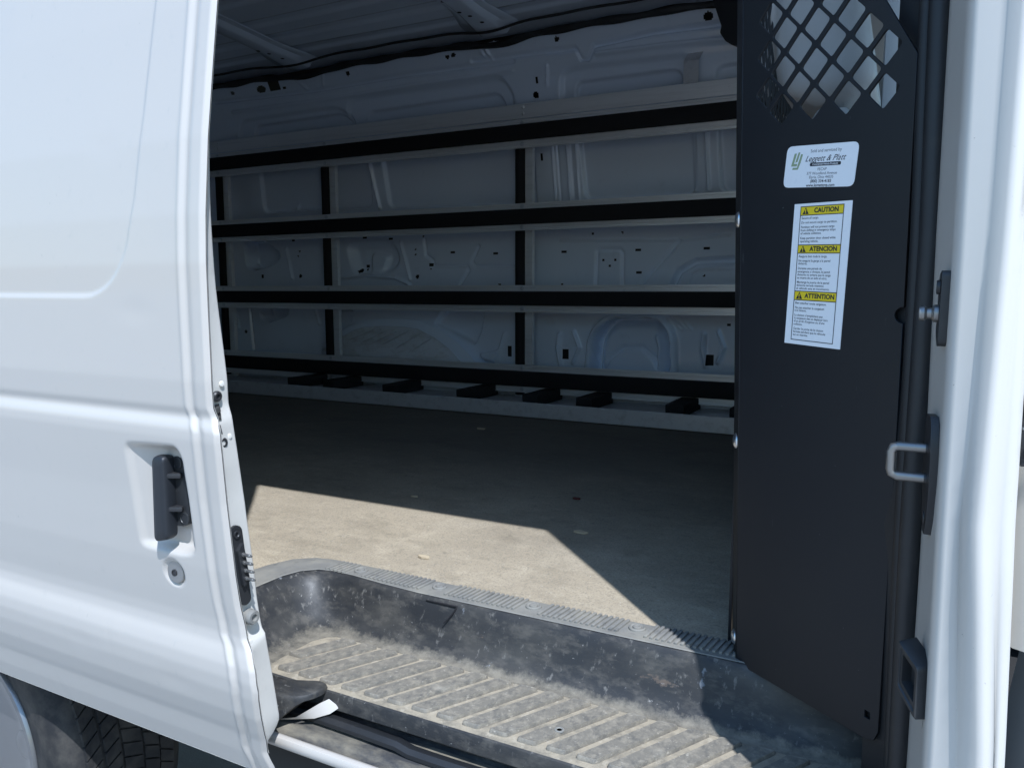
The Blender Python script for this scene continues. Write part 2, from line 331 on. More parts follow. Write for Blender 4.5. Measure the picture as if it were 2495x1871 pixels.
# between rails two and three
groove(pts(c6, (835, 540), (845, 310), (870, 298), (1000, 298), (1018, 320), (1015, 540)), .010, .006)
groove(pts(c6, (1400, 240), (1140, 540)), .011, .006); groove(pts(c6, (600, 235), (1400, 232), (1740, 195)), .008, -.004)
groove(pts(c6, (1345, 560), (1400, 450), (1510, 385), (1760, 372)), .020, .014); groove(pts(c6, (1450, 545), (1500, 460), (1560, 430), (1760, 425)), .006, -.004)
groove(pts(c5, (1590, 240), (1602, 350), (1650, 385), (1655, 425), (1890, 425), (1905, 455), (1840, 560)), .010, .007)
groove(pts(c5, (1975, 290), (1925, 395), (1950, 425), (2300, 430)), .010, .007)
recess(pts(c5, (1060, 275), (1370, 270), (1410, 400), (1330, 470), (1110, 480)), .022, .05, .05)
recess(pts(c5, (1200, 330), (1330, 350), (1290, 470), (1200, 470)), -.012, .03, .03)
groove(pts(c5, (975, 515), (1180, 492), (1390, 510), (1480, 550), (1520, 600)), .010, -.009); groove(pts(c5, (1425, 260), (1495, 520)), .009, -.008)
recess(pts(c5, (330, 250), (450, 250), (580, 340), (560, 400), (400, 455), (350, 440)), .045, .03, .012)
groove(pts(c5, (625, 305), (670, 510)), .010, -.007)
# between rails three and four
arch = pts(c6, (800, 1160), (822, 900), (860, 840), (940, 765), (1250, 760), (1335, 870), (1345, 1160))
recess(pts(c6, (760, 1180), (785, 900), (830, 810), (920, 735), (1280, 730), (1375, 860), (1385, 1180)), -.014, .05, .018)
recess(arch, .075, .05, .012)
recess(pts(c6, (828, 1180), (850, 920), (890, 850), (960, 790), (1230, 785), (1310, 880), (1322, 1180)), -.045, .06, .060)
groove(pts(c6, (870, 1100), (900, 1050), (1000, 965), (1130, 960), (1220, 1040), (1245, 1100)), .016, .008); groove(pts(c6, (1235, 890), (1255, 960), (1245, 1100)), .012, -.010)
for s in (0, 975):
    groove(pts(c6, (590 + s, 870), (580 + s, 960), (600 + s, 1080)), .014, -.010); groove(pts(c6, (685 + s, 850), (725 + s, 960), (680 + s, 1060)), .010, -.010)
for x in (1330, 1365, 1400): groove(pts(c6, (x, 740), (x + 80, 840)), .007, -.004)
recess(pts(c5, (1660, 830), (1720, 735), (2010, 735), (1985, 880), (1945, 975)), .022, .012, .010); recess(pts(c5, (900, 740), (1090, 740), (1075, 840), (980, 880), (900, 880)), .022, .012, .010)
recess(pts(c5, (430, 700), (640, 735), (620, 770), (490, 822), (445, 790)), .045, .02, .012); groove(pts(c5, (830, 720), (860, 830)), .010, -.006); groove(pts(c5, (2155, 900), (2095, 1110)), .012, -.008)
recess(pts(c5, (1990, 1040), (2120, 1010), (2090, 1100), (2010, 1080)), -.012, .01, .02); groove(pts(c5, (280, 720), (300, 860)), .008, -.006); groove(pts(c5, (370, 720), (400, 1010)), .010, .008)
# rivets, dimples
DD += .0012 * np.sin(XX * 9.1 + 2 * np.sin(ZZ * 5)) * np.sin(ZZ * 7.3 + XX)
YY = yb(ZZ) + DD * 1.9
holes = []                                      # px, py, half width, half height (photo points), round?
for f, l in ((c6, [(618, 317, 17, 6, 0), (1122, 303, 18, 7, 0), (1582, 291, 19, 7, 0), (1127, 453, 18, 7, 0), (815, 190, 6, 6, 1), (1015, 183, 6, 6, 1), (888, 370, 8, 8, 1), (966, 369, 8, 8, 1), (927, 408, 8, 5, 0), (608, 535, 9, 9, 1), (1567, 477, 9, 9, 1),
                      (632, 1005, 20, 35, 0), (1607, 1047, 24, 37, 0), (1732, 810, 10, 7, 0), (160, 328, 15, 6, 0), (255, 985, 12, 33, 0), (188, 535, 8, 8, 1), (805, 905, 0, 0, 0)]),
             (c5, [(1790, 329, 16, 7, 0), (1175, 230, 14, 5, 0), (1353, 238, 14, 6, 0), (1162, 428, 12, 12, 0), (1634, 420, 12, 11, 0), (1128, 460, 13, 15, 1), (1543, 500, 12, 15, 1), (1530, 312, 6, 6, 1), (1530, 348, 6, 6, 1), (1162, 452, 5, 5, 1), (1635, 447, 5, 5, 1),
                      (725, 498, 10, 14, 1), (718, 322, 6, 6, 1), (707, 356, 5, 5, 1), (345, 884, 8, 13, 1), (672, 247, 10, 5, 0), (460, 500, 6, 12, 0), (1584, 218, 6, 6, 1), (1240, 896, 14, 6, 0)]),
             (c4, [(610, 285, 18, 19, 1), (1705, 122, 36, 36, 1), (463, 690, 22, 24, 1), (465, 580, 7, 24, 0), (508, 1135, 6, 24, 0)]),
             (c3, [(1056, 517, 14, 17, 1), (1750, 400, 13, 15, 1), (1793, 388, 16, 18, 1), (450, 628, 33, 26, 1), (540, 602, 38, 33, 0), (248, 655, 13, 15, 1), (612, 620, 10, 7, 0)])):
    for cx, cy_, hw, hh, rd in l:
        c = Wp(*f(cx, cy_)); e = Wp(*f(cx + hw, cy_)); t = Wp(*f(cx, cy_ - hh)); holes.append((c[0], c[1], abs(e[0] - c[0]), abs(t[1] - c[1]), rd))
fx = (XX[:-1, :-1] + XX[1:, 1:]) / 2; fz = (ZZ[:-1, :-1] + ZZ[1:, 1:]) / 2; keep = np.ones(fx.shape, bool)
for x, z, a, b, rd in holes:
    if a < .001: continue
    a = max(a, .0045); b = max(b, .0045)
    keep &= ~((((fx - x) / a) ** 2 + ((fz - z) / b) ** 2 < 1) if rd else ((abs(fx - x) < a) & (abs(fz - z) < b)))
def grid_mesh(name, X, Y, Z, mat, parent, keep=None, auto=None, label=None):
    nr, nc = X.shape; V = np.stack([X, Y, Z], -1).reshape(-1, 3); i = np.arange(nr * nc).reshape(nr, nc)
    Fq = np.stack([i[:-1, :-1], i[:-1, 1:], i[1:, 1:], i[1:, :-1]], -1)
    Fq = Fq[keep] if keep is not None else Fq.reshape(-1, 4)
    me = bpy.data.meshes.new(name); me.from_pydata(V, [], Fq); me.shade_smooth()
    o = bpy.data.objects.new(name, me); COL.objects.link(o); me.materials.append(mat); WM[o.name] = Matrix.Identity(4); parented(o, parent)
    if label: o['label'] = label
    return o
wall = grid_mesh('inner_side_wall', XX, YY, ZZ, M['inner'], VAN, keep, label='stamped white metal inner side wall')
# rear wheel housing standing proud of the far wall: smooth rim, ribbed dirty crown
oa = [(900, 960), (960, 905), (1060, 840), (1150, 805), (1300, 797), (1450, 799), (1560, 812), (1700, 880), (1820, 960), (1920, 1060), (1990, 1150), (2050, 1260)]
ia = [(880, 1010), (970, 945), (1085, 878), (1170, 852), (1300, 845), (1440, 850), (1545, 866), (1665, 930), (1770, 1010), (1850, 1100), (1900, 1190), (1940, 1290)]
rows = []
for (ax_, ay_), (bx_, by_) in zip(oa, ia):
    o0 = P(*c5(ax_, ay_), 1, 2.865); o1 = P(*c5(ax_, ay_), 1, 2.815); i1 = P(*c5(bx_, by_), 1, 2.803)
    m_ = (o1 + i1) / 2; rows.append([tuple(o0), tuple(o0 * .3 + o1 * .7), tuple(o1), (m_[0], 2.806, m_[2]), tuple(i1), (i1[0] - .002, 2.812, i1[2] - .004)])
mb = MB().loft(rows); HSG = mb.build('wheel_housing', M['inner'], VAN, auto=50, label='wheel housing with a ribbed dirty crown')
rows = []
for k, (bx_, by_) in enumerate(ia):
    i1 = P(*c5(bx_, by_), 1, 2.808); t = k / (len(ia) - 1); e = (-1.93 + .62 * t, 2.745, .665)
    rows.append([tuple(i1 * (1 - q) + np.array(e) * q - np.array([0, .022 * math.sin(q * 2.6), 0])) for q in np.linspace(0, 1, 8)])
MB().loft(rows).build('housing_crown', M['arch'], HSG, auto=60)
for (x0_, y0_), (x1_, y1_) in (((1060, 940), (1230, 870)), ((1150, 960), (1330, 875)), ((1225, 960), (1400, 880)), ((1300, 970), (1480, 880)), ((1390, 1000), (1560, 895)), ((1480, 1030), (1640, 930)), ((1570, 1080), (1720, 985))):
    p0 = np.array(P(*c5(x0_, y0_), 1, 2.768)); p1 = np.array(P(*c5(x1_, y1_), 1, 2.797))
    MB().tube([tuple(p0 + (p1 - p0) * t - np.array([0, .004 * math.sin(pi * t), 0])) for t in np.linspace(0, 1, 7)], [.002, .0045, .005, .005, .005, .0045, .002], 6).build('housing_rib', M['arch'], HSG, auto=60)
# outer side, rear and roof sheets that close the body
MB().box((-1.66, 2.97, 1.41), (3.5, .02, 1.72), .004).build('outer_side_panel', M['primer'], VAN)
rear = MB(); rear.box((-3.40, 1.78, 1.38), (.05, 2.36, 1.6), .01); rear.build('rear_door', M['inner'], VAN)

# --- roof: fluted sheet with two cross bows
RXX, RYY = np.meshgrid(np.arange(-3.38, .75, .012), np.arange(.72, 2.72, .006))
RZ = 2.115 + .055 * (1 - ((RYY - 1.7) / 1.0) ** 2)
for yc in (2.53, 2.40, 2.27, 2.09, 1.93, 1.74, 1.55, 1.36, 1.17, .98): RZ += .008 * sstep(.035, .012, abs(RYY - yc))
RZ += .0015 * np.sin(RXX * 5) * np.sin(RYY * 8)
grid_mesh('roof_sheet', RXX, RYY, RZ, M['inner'], VAN, label='fluted white roof sheet seen from inside')
MB().box((-1.3, 1.84, 2.235), (4.4, 2.3, .02), .004).build('outer_roof', M['paint'], VAN)
def bow(xc):
    rows = []
    for k in range(41):
        y = .74 + (2.64 - .74) * k / 40; z = 2.115 + .055 * (1 - ((y - 1.7) / 1.0) ** 2) - .004
        fl = 1 + .55 * sstep(.22, .02, abs(y - 2.64)) + .55 * sstep(.22, .02, abs(y - .74))
        rows.append([(xc + dx * fl, y, z - dz) for dx, dz in ((-.075, -.002), (-.072, .002), (-.045, .003), (-.036, .020), (-.028, .024), (.028, .024), (.036, .020), (.045, .003), (.072, .002), (.075, -.002))])
    b = MB().loft(rows).build('roof_bow', M['inner'], VAN, auto=50)
    for dx, y in ((-.02, 2.42), (.0, 2.46), (.015, 2.52), (-.05, 2.36)):
        z = 2.115 + .055 * (1 - ((y - 1.7) / 1.0) ** 2) - .029 + (.017 if dx < -.04 else 0)
        MB().lathe((xc + dx, y, z), (0, 0, -1), [(0, .008), (.0006, .008), (.0006, 0)], 10).build('bow_hole', M['pad'], b)
    return b
bow(-2.385); bow(-1.43); bow(-.45); bow(-3.2)
# dark bead of sealer where roof meets side
pl = []
for k in range(121):
    x = -3.36 + k * (3.36 - .2) / 120
    w = sum(math.exp(-((x - b) / .13) ** 2) for b in (-2.385, -1.43, -.45))
    pl.append((x, 2.660 + .006 * w, 2.086 - .016 * w + .0015 * math.sin(x * 23)))
MB().tube(pl, [.0135 + .0025 * math.sin(p[0] * 31) for p in pl], 8).build('seam_sealer', M['rubber'], VAN)
MB().tube([(x, y - .075, z + .024) for x, y, z in pl], .005, 8).build('seam_sealer', M['rubber'], VAN)

# --- floor pan, near side quarter, header over the door
MB().box((-1.3, 1.925, .655), (4.2, 1.93, .05), .002).build('floor_pan', M['under'], VAN)
q = [(-3.38, .56), (-1.90, .56)] + [(-1.48 - .42 * math.cos(math.pi * k / 16), .40 + .39 * math.sin(math.pi * k / 16)) for k in range(2, 12)] + [(-1.2, .74), (-.93, .74), (-.93, 1.93), (-3.38, 1.93)]
MB().prism([(x, .735, z) for x, z in q], (0, .035, 0)).build('quarter_panel', M['inner'], VAN, auto=30)
hd = [[(x, .705, 1.915), (x, .716, 1.905), (x, .76, 1.908), (x, .80, 1.95), (x, .80, 2.10), (x, .70, 2.20), (x, .68, 2.1), (x, .69, 1.96)] for x in (-3.38, -1.5, -.5, 1.0)]
MB().loft(hd, True).build('door_header', M['paint'], VAN, auto=40)

# --- cab beyond the partition
MB().box((.78, 1.8, .95), (.5, 2.0, .55), .05).build('dashboard', M['darkgrey'], VAN)
MB().box((.70, 2.90, .92), (1.2, .06, .66), .02).build('cab_door_panel', M['darkgrey'], VAN)
MB().box((.48, 1.92, .64), (.9, 1.92, .06), .01).build('cab_floor', M['darkgrey'], VAN)
MB().box((.62, 1.8, 2.09), (.9, 2.1, .03), .01).build('headliner', M['darkgrey'], VAN)
MB().prism([(1.05, .85, 1.22), (1.05, 2.85, 1.22), (.80, 2.7, 2.05), (.80, .95, 2.05)], (.006, 0, .002)).build('windshield', M['glass'], VAN, auto=30)
def seat(y0, y1):
    def cushion(xs, z0, z1, n=12):
        rows = []
        for k in range(n + 1):
            t = k / n; z = z0 + (z1 - z0) * t; e = math.sqrt(max(0, 1 - (2 * t - 1) ** 8)); xx = xs - .16 * (z - .85)
            ring = rounded([(-.075 * e, -.5), (.075 * e, -.5), (.075 * e, .5), (-.075 * e, .5)], .22, 5); wy = (y1 - y0) * (.9 + .1 * e)
            rows.append([(xx + a, (y0 + y1) / 2 + b * wy, z) for a, b in rounded([(-.06 * (.3 + .7 * e), -.5), (.06 * (.3 + .7 * e), -.5), (.06 * (.3 + .7 * e), .5), (-.06 * (.3 + .7 * e), .5)], .05, 5)])
        return rows
    s = MB().loft(cushion(-.015, .78, 1.385), True).build('seat_back', M['seat'], VAN, auto=60, label='grey vinyl passenger seat back')
    MB().loft(cushion(-.018, 1.39, 1.62), True).build('upper_panel', M['seat'], s, auto=60)
    MB().loft([[(-.10 + a * .9, (y0 + y1) / 2 + b * .28, z) for a, b in rounded([(-.05, -.5), (.05, -.5), (.05, .5), (-.05, .5)], .05)] for z in (1.66, 1.68, 1.76, 1.84, 1.86)], True).build('head_rest', M['seat'], s, auto=60)
    MB().box((.30, (y0 + y1) / 2, .80), (.5, y1 - y0, .16), .05).build('seat_base', M['seat'], s)
seat(1.09, 1.52); seat(2.05, 2.5)
MB().box((-.028, 1.04, 1.35), (.022, .05, 1.2), .008).build('belt_pillar_trim', M['trimgrey'], VAN)
MB().box((.06, 2.70, 1.36), (.44, .05, 1.36), .02).build('belt_pillar_trim', M['primer'], VAN)

# --- step well: trim lip, riser and tread in black plastic
top_o = [(-.915, .76), (-.912, .84), (-.903, .885), (-.886, .925), (-.855, .948), (-.82, .955), (-.77, .956), (-.70, .955)] + [(x, .952) for x in np.linspace(-.62, .06, 14)]
top_i = [(-.850, .76), (-.849, .82), (-.846, .86), (-.836, .888), (-.815, .907), (-.785, .913), (-.75, .912), (-.69, .906)] + [(x, .901) for x in np.linspace(-.62, .06, 14)]
bot = [(-.768, .735), (-.768, .77), (-.767, .80), (-.764, .83), (-.752, .85), (-.738, .857), (-.715, .858), (-.67, .857)] + [(x, .857) for x in np.linspace(-.61, .06, 14)]
rows = []
for o_, i_, b_ in zip(top_o, top_i, bot):
    o_, i_, b_ = Vector(o_), Vector(i_), Vector(b_); d = (b_ - i_)
    def at(t, z): v = i_ + d * t; return (v.x, v.y, z)
    def tr(t, z): v = o_ + (i_ - o_) * t; return (v.x, v.y, z)
    rows.append([at(-.05, .7035), at(.0, .7045), at(.06, .7025), at(.14, .697), at(.22, .688), at(.34, .672), at(.46, .656), at(.60, .644), at(.76, .636), at(.90, .632), at(1.08, .6305)])
STEP = MB().loft(rows).build('step_riser', M['riser'], VAN, auto=None, label='scuffed black plastic step riser')
rows = []
for o_, i_ in zip(top_o, top_i):
    o_, i_ = Vector(o_), Vector(i_)
    rows.append([(*(o_ + (i_ - o_) * t), z) for t, z in ((-.06, .698), (0, .7035), (.05, .7045), (.5, .7045), (.92, .7045), (1.0, .7055), (1.03, .7046))])
TRIM = MB().loft(rows).build('trim_lip', M['trim'], STEP, auto=35)
rd = MB(); scr = [-.749, -.601, -.444, -.292, -.14, .01]
for k in range(110):
    x = -.80 + k * .0080
    if min(abs(x - s_) for s_ in scr) < .017: continue
    rd.box((x, .930 - .001 * 0, .7055), (.0042, .040, .0036), .0008, Matrix.Rotation(math.radians(-8), 3, 'Z'))
ro = rd.build('trim_ridges', M['trim'], STEP); ro['kind'] = 'stuff'
for k, x in enumerate(scr):
    MB().lathe((x, .932, .7045), (0, 0, 1), [(0, .0115), (.002, .0112), (.003, .0095), (.002, .0082), (.0015, .0062), (.0035, .0058), (.004, .004), (.003, .0015), (.003, 0)], 24).build('trim_screw', M['trim'], STEP)
poly = [(x, y) for x, y in bot] + [(.06, .728), (-.768, .728)]
mesh('step_tread', [(x, y, .6302) for x, y in poly], [tuple(range(len(poly)))], M['groove'], STEP, smooth=False)
# raised tread bars, one object each
k = 0
for i in range(27):
    x0 = -.8435 + i * .0370; sl_ = .58
    def okp(y): 
        x = x0 + sl_ * (y - .738); r = math.hypot(min(0, x + .72), max(0, y - .812)); return x > -.748 and (x > -.72 or y < .812 or r < .03)
    ys = [y for y in np.linspace(.738, .850, 60) if okp(y)]
    if len(ys) < 10: continue
    ya, yb_ = ys[0], ys[-1]; L = yb_ - ya; hw = .0118
    def pt(t, s_): return (x0 + sl_ * (ya + L * t - .738) + s_, ya + L * t)
    out = rounded([pt(0, -hw), pt(0, hw), pt(1, hw), pt(1, -hw)], .004, 4)
    c = Vector((sum(p[0] for p in out) / len(out), sum(p[1] for p in out) / len(out)))
    r0 = [(x, y, .6303) for x, y in out]; ins = lambda f, z: [(*(c + (Vector(p) - c) * f), z) for p in out]
    def inset(d_, z): return [(*(Vector(p) + (c - Vector(p)).normalized() * d_), z) for p in out]
    b = MB(); b.loft([r0, inset(.0008, .6340), inset(.0022, .6354), inset(.0045, .6350)]); n = len(out); b.add(inset(.0045, .6350), [tuple(range(n))])
    b.build('tread_bar', M['tread'], STEP, auto=40)
for x, y in ((-.335, .775), (-.13, .79)):
    MB().lathe((x, y, .634), (0, 0, 1), [(0, .006), (.0015, .006), (.002, .004), (.001, .003), (.001, 0)], 14).build('tread_screw', M['trim'], STEP)
# cracked flap in the riser
fl = []
for k in range(22):
    t = k / 21; x = -.60 + .052 * min(1, t * 1.5); z = .6985 - (0 if t < .66 else .022 * ((t - .66) / .34) ** 1.4); x -= 0 if t < .66 else .014 * ((t - .66) / .34) ** 2
    fl.append((x, .8965 - (.7 - z) * .62 - .0015, z))
MB().tube(fl, [.0009 + .0006 * math.sin(math.pi * k / 21) for k in range(22)], 6).build('riser_crack', M['pad'], STEP)

MB().box((.052, .845, .80), (.012, .22, .40), .004).build('step_end_panel', M['rubber'], STEP)
# --- sill below the step
def along_x(sec, x0, x1, n=2): return [[(x, y, z) for y, z in sec] for x in np.linspace(x0, x1, n)]
SILL = MB().loft(along_x([(.728, .6304), (.7255, .629), (.7245, .625), (.7245, .608), (.727, .6055), (.742, .605), (.742, .592), (.738, .5885)], -.78, .06)).build('sill_face', M['step'], VAN, auto=40)
MB().loft(along_x([(.739, .589), (.722, .588), (.705, .586), (.697, .588), (.690, .586), (.683, .584), (.679, .5855)], -1.0, .06)).build('sill_ledge', M['dirtyrub'], SILL, auto=40)
pl = [(x, .717 + .002 * math.sin(x * 17), .592 + (.004 if x < -.52 else 0)) for x in np.linspace(-.70, .06, 40)]
rows = [[(x, y - .0095, z - .004), (x, y - .009, z + .001), (x, y - .004, z + .0055), (x, y + .004, z + .0055), (x, y + .0095, z + .001), (x, y + .0095, z - .004)] for x, y, z in pl]
MB().loft(rows).build('sill_seal', M['rubber'], SILL, auto=40)
MB().loft(along_x([(.6805, .5835), (.679, .5855), (.675, .5865), (.671, .585), (.669, .581), (.670, .574), (.678, .566), (.70, .56)], -.98, .06)).build('sill_edge', M['paint'], SILL, auto=40)
MB().box((-.5, .80, .53), (1.2, .16, .09), .01).build('sill_box', M['under'], SILL)
# plastic cap over the door track with the bare metal end under it
capo = [(-.78, .692), (-.715, .676), (-.683, .679), (-.656, .689), (-.646, .705), (-.643, .722), (-.650, .735), (-.662, .737), (-.714, .712), (-.78, .712)]
n = len(capo); cz = lambda x: .579 + .052 * sstep(-.72, -.645, x)
cc = Vector((-.70, .705))
capr = rounded(capo, .012, 4); sq = lambda a, b, z: [(cc.x + (x - cc.x) * a, cc.y + (y - cc.y) * b, z) for x, y in capr]
rows = [[(x, y, float(cz(x))) for x, y in capr], sq(1, 1, .629), sq(.995, .96, .633), sq(.985, .88, .6355), sq(.97, .75, .6365)]
MB().loft(rows, True).build('track_cap', M['step'], VAN, auto=70)
MB().loft([[(-.76, .695, .572), (-.76, .70, .570)], [(-.672, .696, .601), (-.670, .700, .597)], [(-.656, .702, .612), (-.650, .706, .600)], [(-.644, .712, .620), (-.632, .716, .606)], [(-.638, .722, .622), (-.624, .726, .612)]]).build('track_end', M['paint'], VAN, auto=60)

# --- near pillar beside the opening
PY = lambda z: float(np.interp(z, [.40, .55, .70, .93, 1.2, 1.5, 1.91, 2.2], [.695, .682, .673, .668, .680, .697, .716, .74]))
def feat(pxs, dy):
    out = []
    for px, py in zip(pxs, (0, 560, 1296, 1868)):
        z = 1.1
        for _ in range(6): q = P(px, py, 1, PY(z) + dy); z = q[2]
        out.append((z, q[0]))
    out.sort(); zz = [o[0] for o in out]; xx = [o[1] for o in out]; return lambda z: float(np.interp(z, zz, xx))
f_in = feat((2318, 2285, 2249, 2212), .072); f_c = feat((2368, 2336, 2288, 2256), .004); f_r = feat((2500, 2455, 2384, 2386), -.010); f_e = feat((2560, 2520, 2472, 2447), .006)
rows = []
for z in np.linspace(.42, 2.0, 64):
    y = PY(z); xi, xc, xr, xe = f_in(z), f_c(z), f_r(z), f_e(z); lo = sstep(1.1, .85, z); lp = math.sin((z - .55) * 6)
    rows.append([(xi - .001, y + .105, z), (xi, y + .075, z), (xi + .0005, y + .068, z), (xi + (xc - xi) * .75, y + .022, z), (xc - .002, y + .008, z), (xc + .001, y + .002, z), (xc + .005, y - .001, z),
                 (xc + (xr - xc) * .55, y - .003 + .003 * lo * lp, z), (xr - .010 - .004 * lo, y - .006 + .003 * lo, z), (xr - .003, y - .0135, z), (xr + .001, y - .0145, z), (xr + .005, y - .0125, z), (xr + .011, y - .003 + .003 * lo, z), (xr + (xe - xr) * .6, y - .003 + .001 * lo, z),
                 (xe - .004, y + .0, z), (xe, y + .004, z), (xe + .001, y + .012, z), (xe + .002, y + .05, z)])
PIL = MB().loft(rows).build('door_pillar', M['jamb'], VAN, auto=None, label='white painted door pillar')
def vtube(pxs, dy, r, mat, name, n=12):
    f = feat(pxs, dy); return MB().tube([(f(z), PY(z) + dy, z) for z in np.linspace(.45, 1.98, 40)], r, n).build(name, mat, PIL)
SEAL = vtube((2292, 2268, 2218, 2188), .098, .0095, M['rubber'], 'door_seal')
vtube((2262, 2240, 2198, 2172), .118, .0075, M['rubber'], 'door_seal')
f = feat((2300, 2275, 2228, 2196), .088)
MB().loft([[(f(z) + dx, PY(z) + dy, z) for dx, dy in ((-.035, .145), (-.012, .125), (.004, .100), (.014, .098), (.016, .13))] for z in np.linspace(.45, 1.98, 30)]).build('pillar_trim', M['rubber'], PIL, auto=40)
MB().loft([[(f_e(z) + .0015, PY(z) + .05, z), (f_e(z) + .006, PY(z) + .042, z), (f_e(z) + .03 + .02 * (z - .9), PY(z) + .030, z), (f_e(z) + .06, PY(z) + .028, z)] for z in np.linspace(.86, 1.9, 24)]).build('front_jamb', M['jamb'], PIL, auto=60)
# striker loop for the door latch
zc = P(2215, 1135, 1, .70)[2]; xs = lambda z: f_in(z) + .006
plate = []
for dz, dw in ((.042, .006), (.036, .010), (.012, .012), (-.012, .012), (-.044, .0085), (-.058, .004)): plate.append((dz, dw * 1.35))
yP = PY(zc) + .040
out = [(yP - w, zc + dz) for dz, w in plate] + [(yP + w, zc + dz) for dz, w in reversed(plate)]
STR = MB().prism([(xs(z) - .001 + (y - yP) * -.12, y, z) for y, z in out], (-.006, 0, 0)).build('striker_plate', M['dark_steel'], PIL, auto=40)
xa, xb = xs(zc) - .005, P(2180, 1130, 1, yP)[0] - .003
hz = (P(2185, 1100, 1, yP)[2] - P(2185, 1160, 1, yP)[2]) / 2 + .002; ztop = zc + .014
arc = [(xa, yP, ztop)] + [(xb + .005, yP, ztop)] + [(xb + .0015, yP, ztop - .0012), (xb, yP, ztop - .005)] + [(xb, yP, ztop - .02), (xb + .001, yP, ztop - .0235)] + [(xb + .005, yP, ztop - .0255), (xa, yP, ztop - .0255)]
MB().tube(arc, .0040, 12).build('striker_loop', M['steel'], STR, auto=60)
for zz_ in (ztop, ztop - .0255): MB().lathe((xa + .002, yP, zz_), (-1, 0, 0), [(0, .006), (.003, .005), (.006, .0036), (.008, .0034)], 14).build('loop_root', M['dark_steel'], STR)
for dz in (.030, -.045): MB().lathe((xs(zc) - .006, yP, zc + dz), (-1, 0, 0), [(0, .006), (.001, .0055), (.0012, .003), (.0, .002), (.0, 0)], 12).build('plate_screw', M['dark_steel'], STR)
# upper guide bracket with its ribbed pin
zg = P(2300, 760, 1, .72)[2]; xg = f_in(zg)
yG = PY(zg) + .030
GB = MB().prism([(xg + .011 - .05 * (y - yG), y, z) for y, z in rounded([(yG - .012, zg + .034), (yG + .010, zg + .030), (yG + .012, zg - .018), (yG - .006, zg - .028), (yG - .012, zg - .024)], .006)], (-.009, 0, 0)).build('guide_bracket', M['plastic'], PIL, auto=40)
MB().lathe((xg + .002, yG, zg - .001), (-1, 0, 0), [(0, .007), (.003, .007), (.005, .0045), (.008, .0045), (.010, .0062), (.0135, .0058), (.0145, 0)], 16).build('guide_pin', M['steel'], GB)
MB().lathe((xg + .002, yG - .002, zg + .020), (-1, 0, 0), [(0, .006), (.0025, .0055), (.0025, .003), (.001, .003), (.001, 0)], 14).build('bracket_screw', M['dark_steel'], GB)
# lower contact socket
zk = P(2245, 1625, 1, .72)[2]; xk = f_in(zk); yK = PY(zk) + .034
ov = [(yK + .0105 * math.copysign(abs(math.cos(a)) ** .8, math.cos(a)), zk + .050 * math.copysign(abs(math.sin(a)) ** .75, math.sin(a))) for a in np.linspace(0, 2 * math.pi, 33)[:-1]]
SK = MB().prism([(xk + .012 - .05 * (y - yK), y, z) for y, z in ov], (-.005, 0, 0)).build('socket_plate', M['plastic'], PIL, auto=40)
fn_ = Vector((-.78, -.62, 0)).normalized(); hn_ = Vector((.62, -.78, 0)).normalized(); cK = Vector((xk - .002, yK - .012, zk + .004))
bo = rounded([(-.016, .024), (.010, .012), (.012, -.036), (.006, -.030), (-.016, -.012)], .004)
bo = rounded([(-.014, .026), (.011, .012), (.011, -.034), (-.014, -.016)], .003)
def ring(d_, s_): return [tuple(cK + fn_ * d_ + hn_ * (a * s_) + Vector((0, 0, b * s_))) for a, b in bo]
MB().loft([ring(-.012, 1.05), ring(.004, 1.), ring(.0055, .94), ring(.0055, .82), ring(.0042, .78), ring(.0042, .60), ring(-.004, .52)], True).build('socket_body', M['plastic'], SK, auto=30)
# front door striker on the far side of the pillar and the sliver of cab trim beyond
zf = P(2470, 1040, 1, .70)[2]; xf = f_e(zf) + .001
FS = MB().box((xf + .002, PY(zf) + .014, zf), (.005, .012, .055), .002).build('front_striker', M['dark_steel'], PIL)
MB().tube([(xf, PY(zf) + .012, zf + .002), (xf + .045, PY(zf) + .012, zf + .002)], .004, 10).build('striker_rod', M['steel'], FS)
for dz in (.018, -.016): MB().lathe((xf + .004, PY(zf) + .010, zf + dz), (1, -.2, 0), [(0, .006), (.003, .005), (.004, .002), (.004, 0)], 12).build('striker_screw', M['steel'], FS)
MB().loft([[(.10, .80, .42), (.13, .74, .42), (.40, .72, .42)], [(.10, .80, .74), (.13, .74, .74), (.40, .72, .74)], [(.115, .80, .86), (.14, .75, .86), (.40, .74, .86)]]).build('cab_step_trim', M['trimgrey'], VAN, auto=30)

# --- the open sliding door
SK_Z = [.500, .530, .552, .580, .600, .612, .625, .650, .680, .700, .716, .728, .738, .750, .765, .790, .830, .870, .913, .960, .985, .997, 1.003, 1.008, 1.013, 1.020, 1.05, 1.126, 1.178, 1.229, 1.309, 1.386, 1.45, 1.6, 1.8, 1.95]
SK_Y = [.672, .656, .6465, .635, .6285, .6245, .6185, .6085, .6005, .5975, .5975, .600, .603, .604, .6025, .598, .5915, .587, .5825, .5765, .5735, .5735, .5760, .5795, .5795, .577, .5745, .574, .574, .577, .585, .596, .605, .628, .655, .672]
zz_f = np.linspace(.5, 1.95, 1200); yy_f = np.interp(zz_f, SK_Z, SK_Y); kk = np.hanning(9); kk /= kk.sum(); yy_s = np.convolve(np.pad(yy_f, 4, 'edge'), kk, 'valid')
skin = lambda z: np.interp(z, zz_f, yy_s)
def on_skin(px, py, off=0.):
    z = 1.0
    for _ in range(12): q = P(px, py, 1, float(skin(z)) + off); z = q[2]
    return q
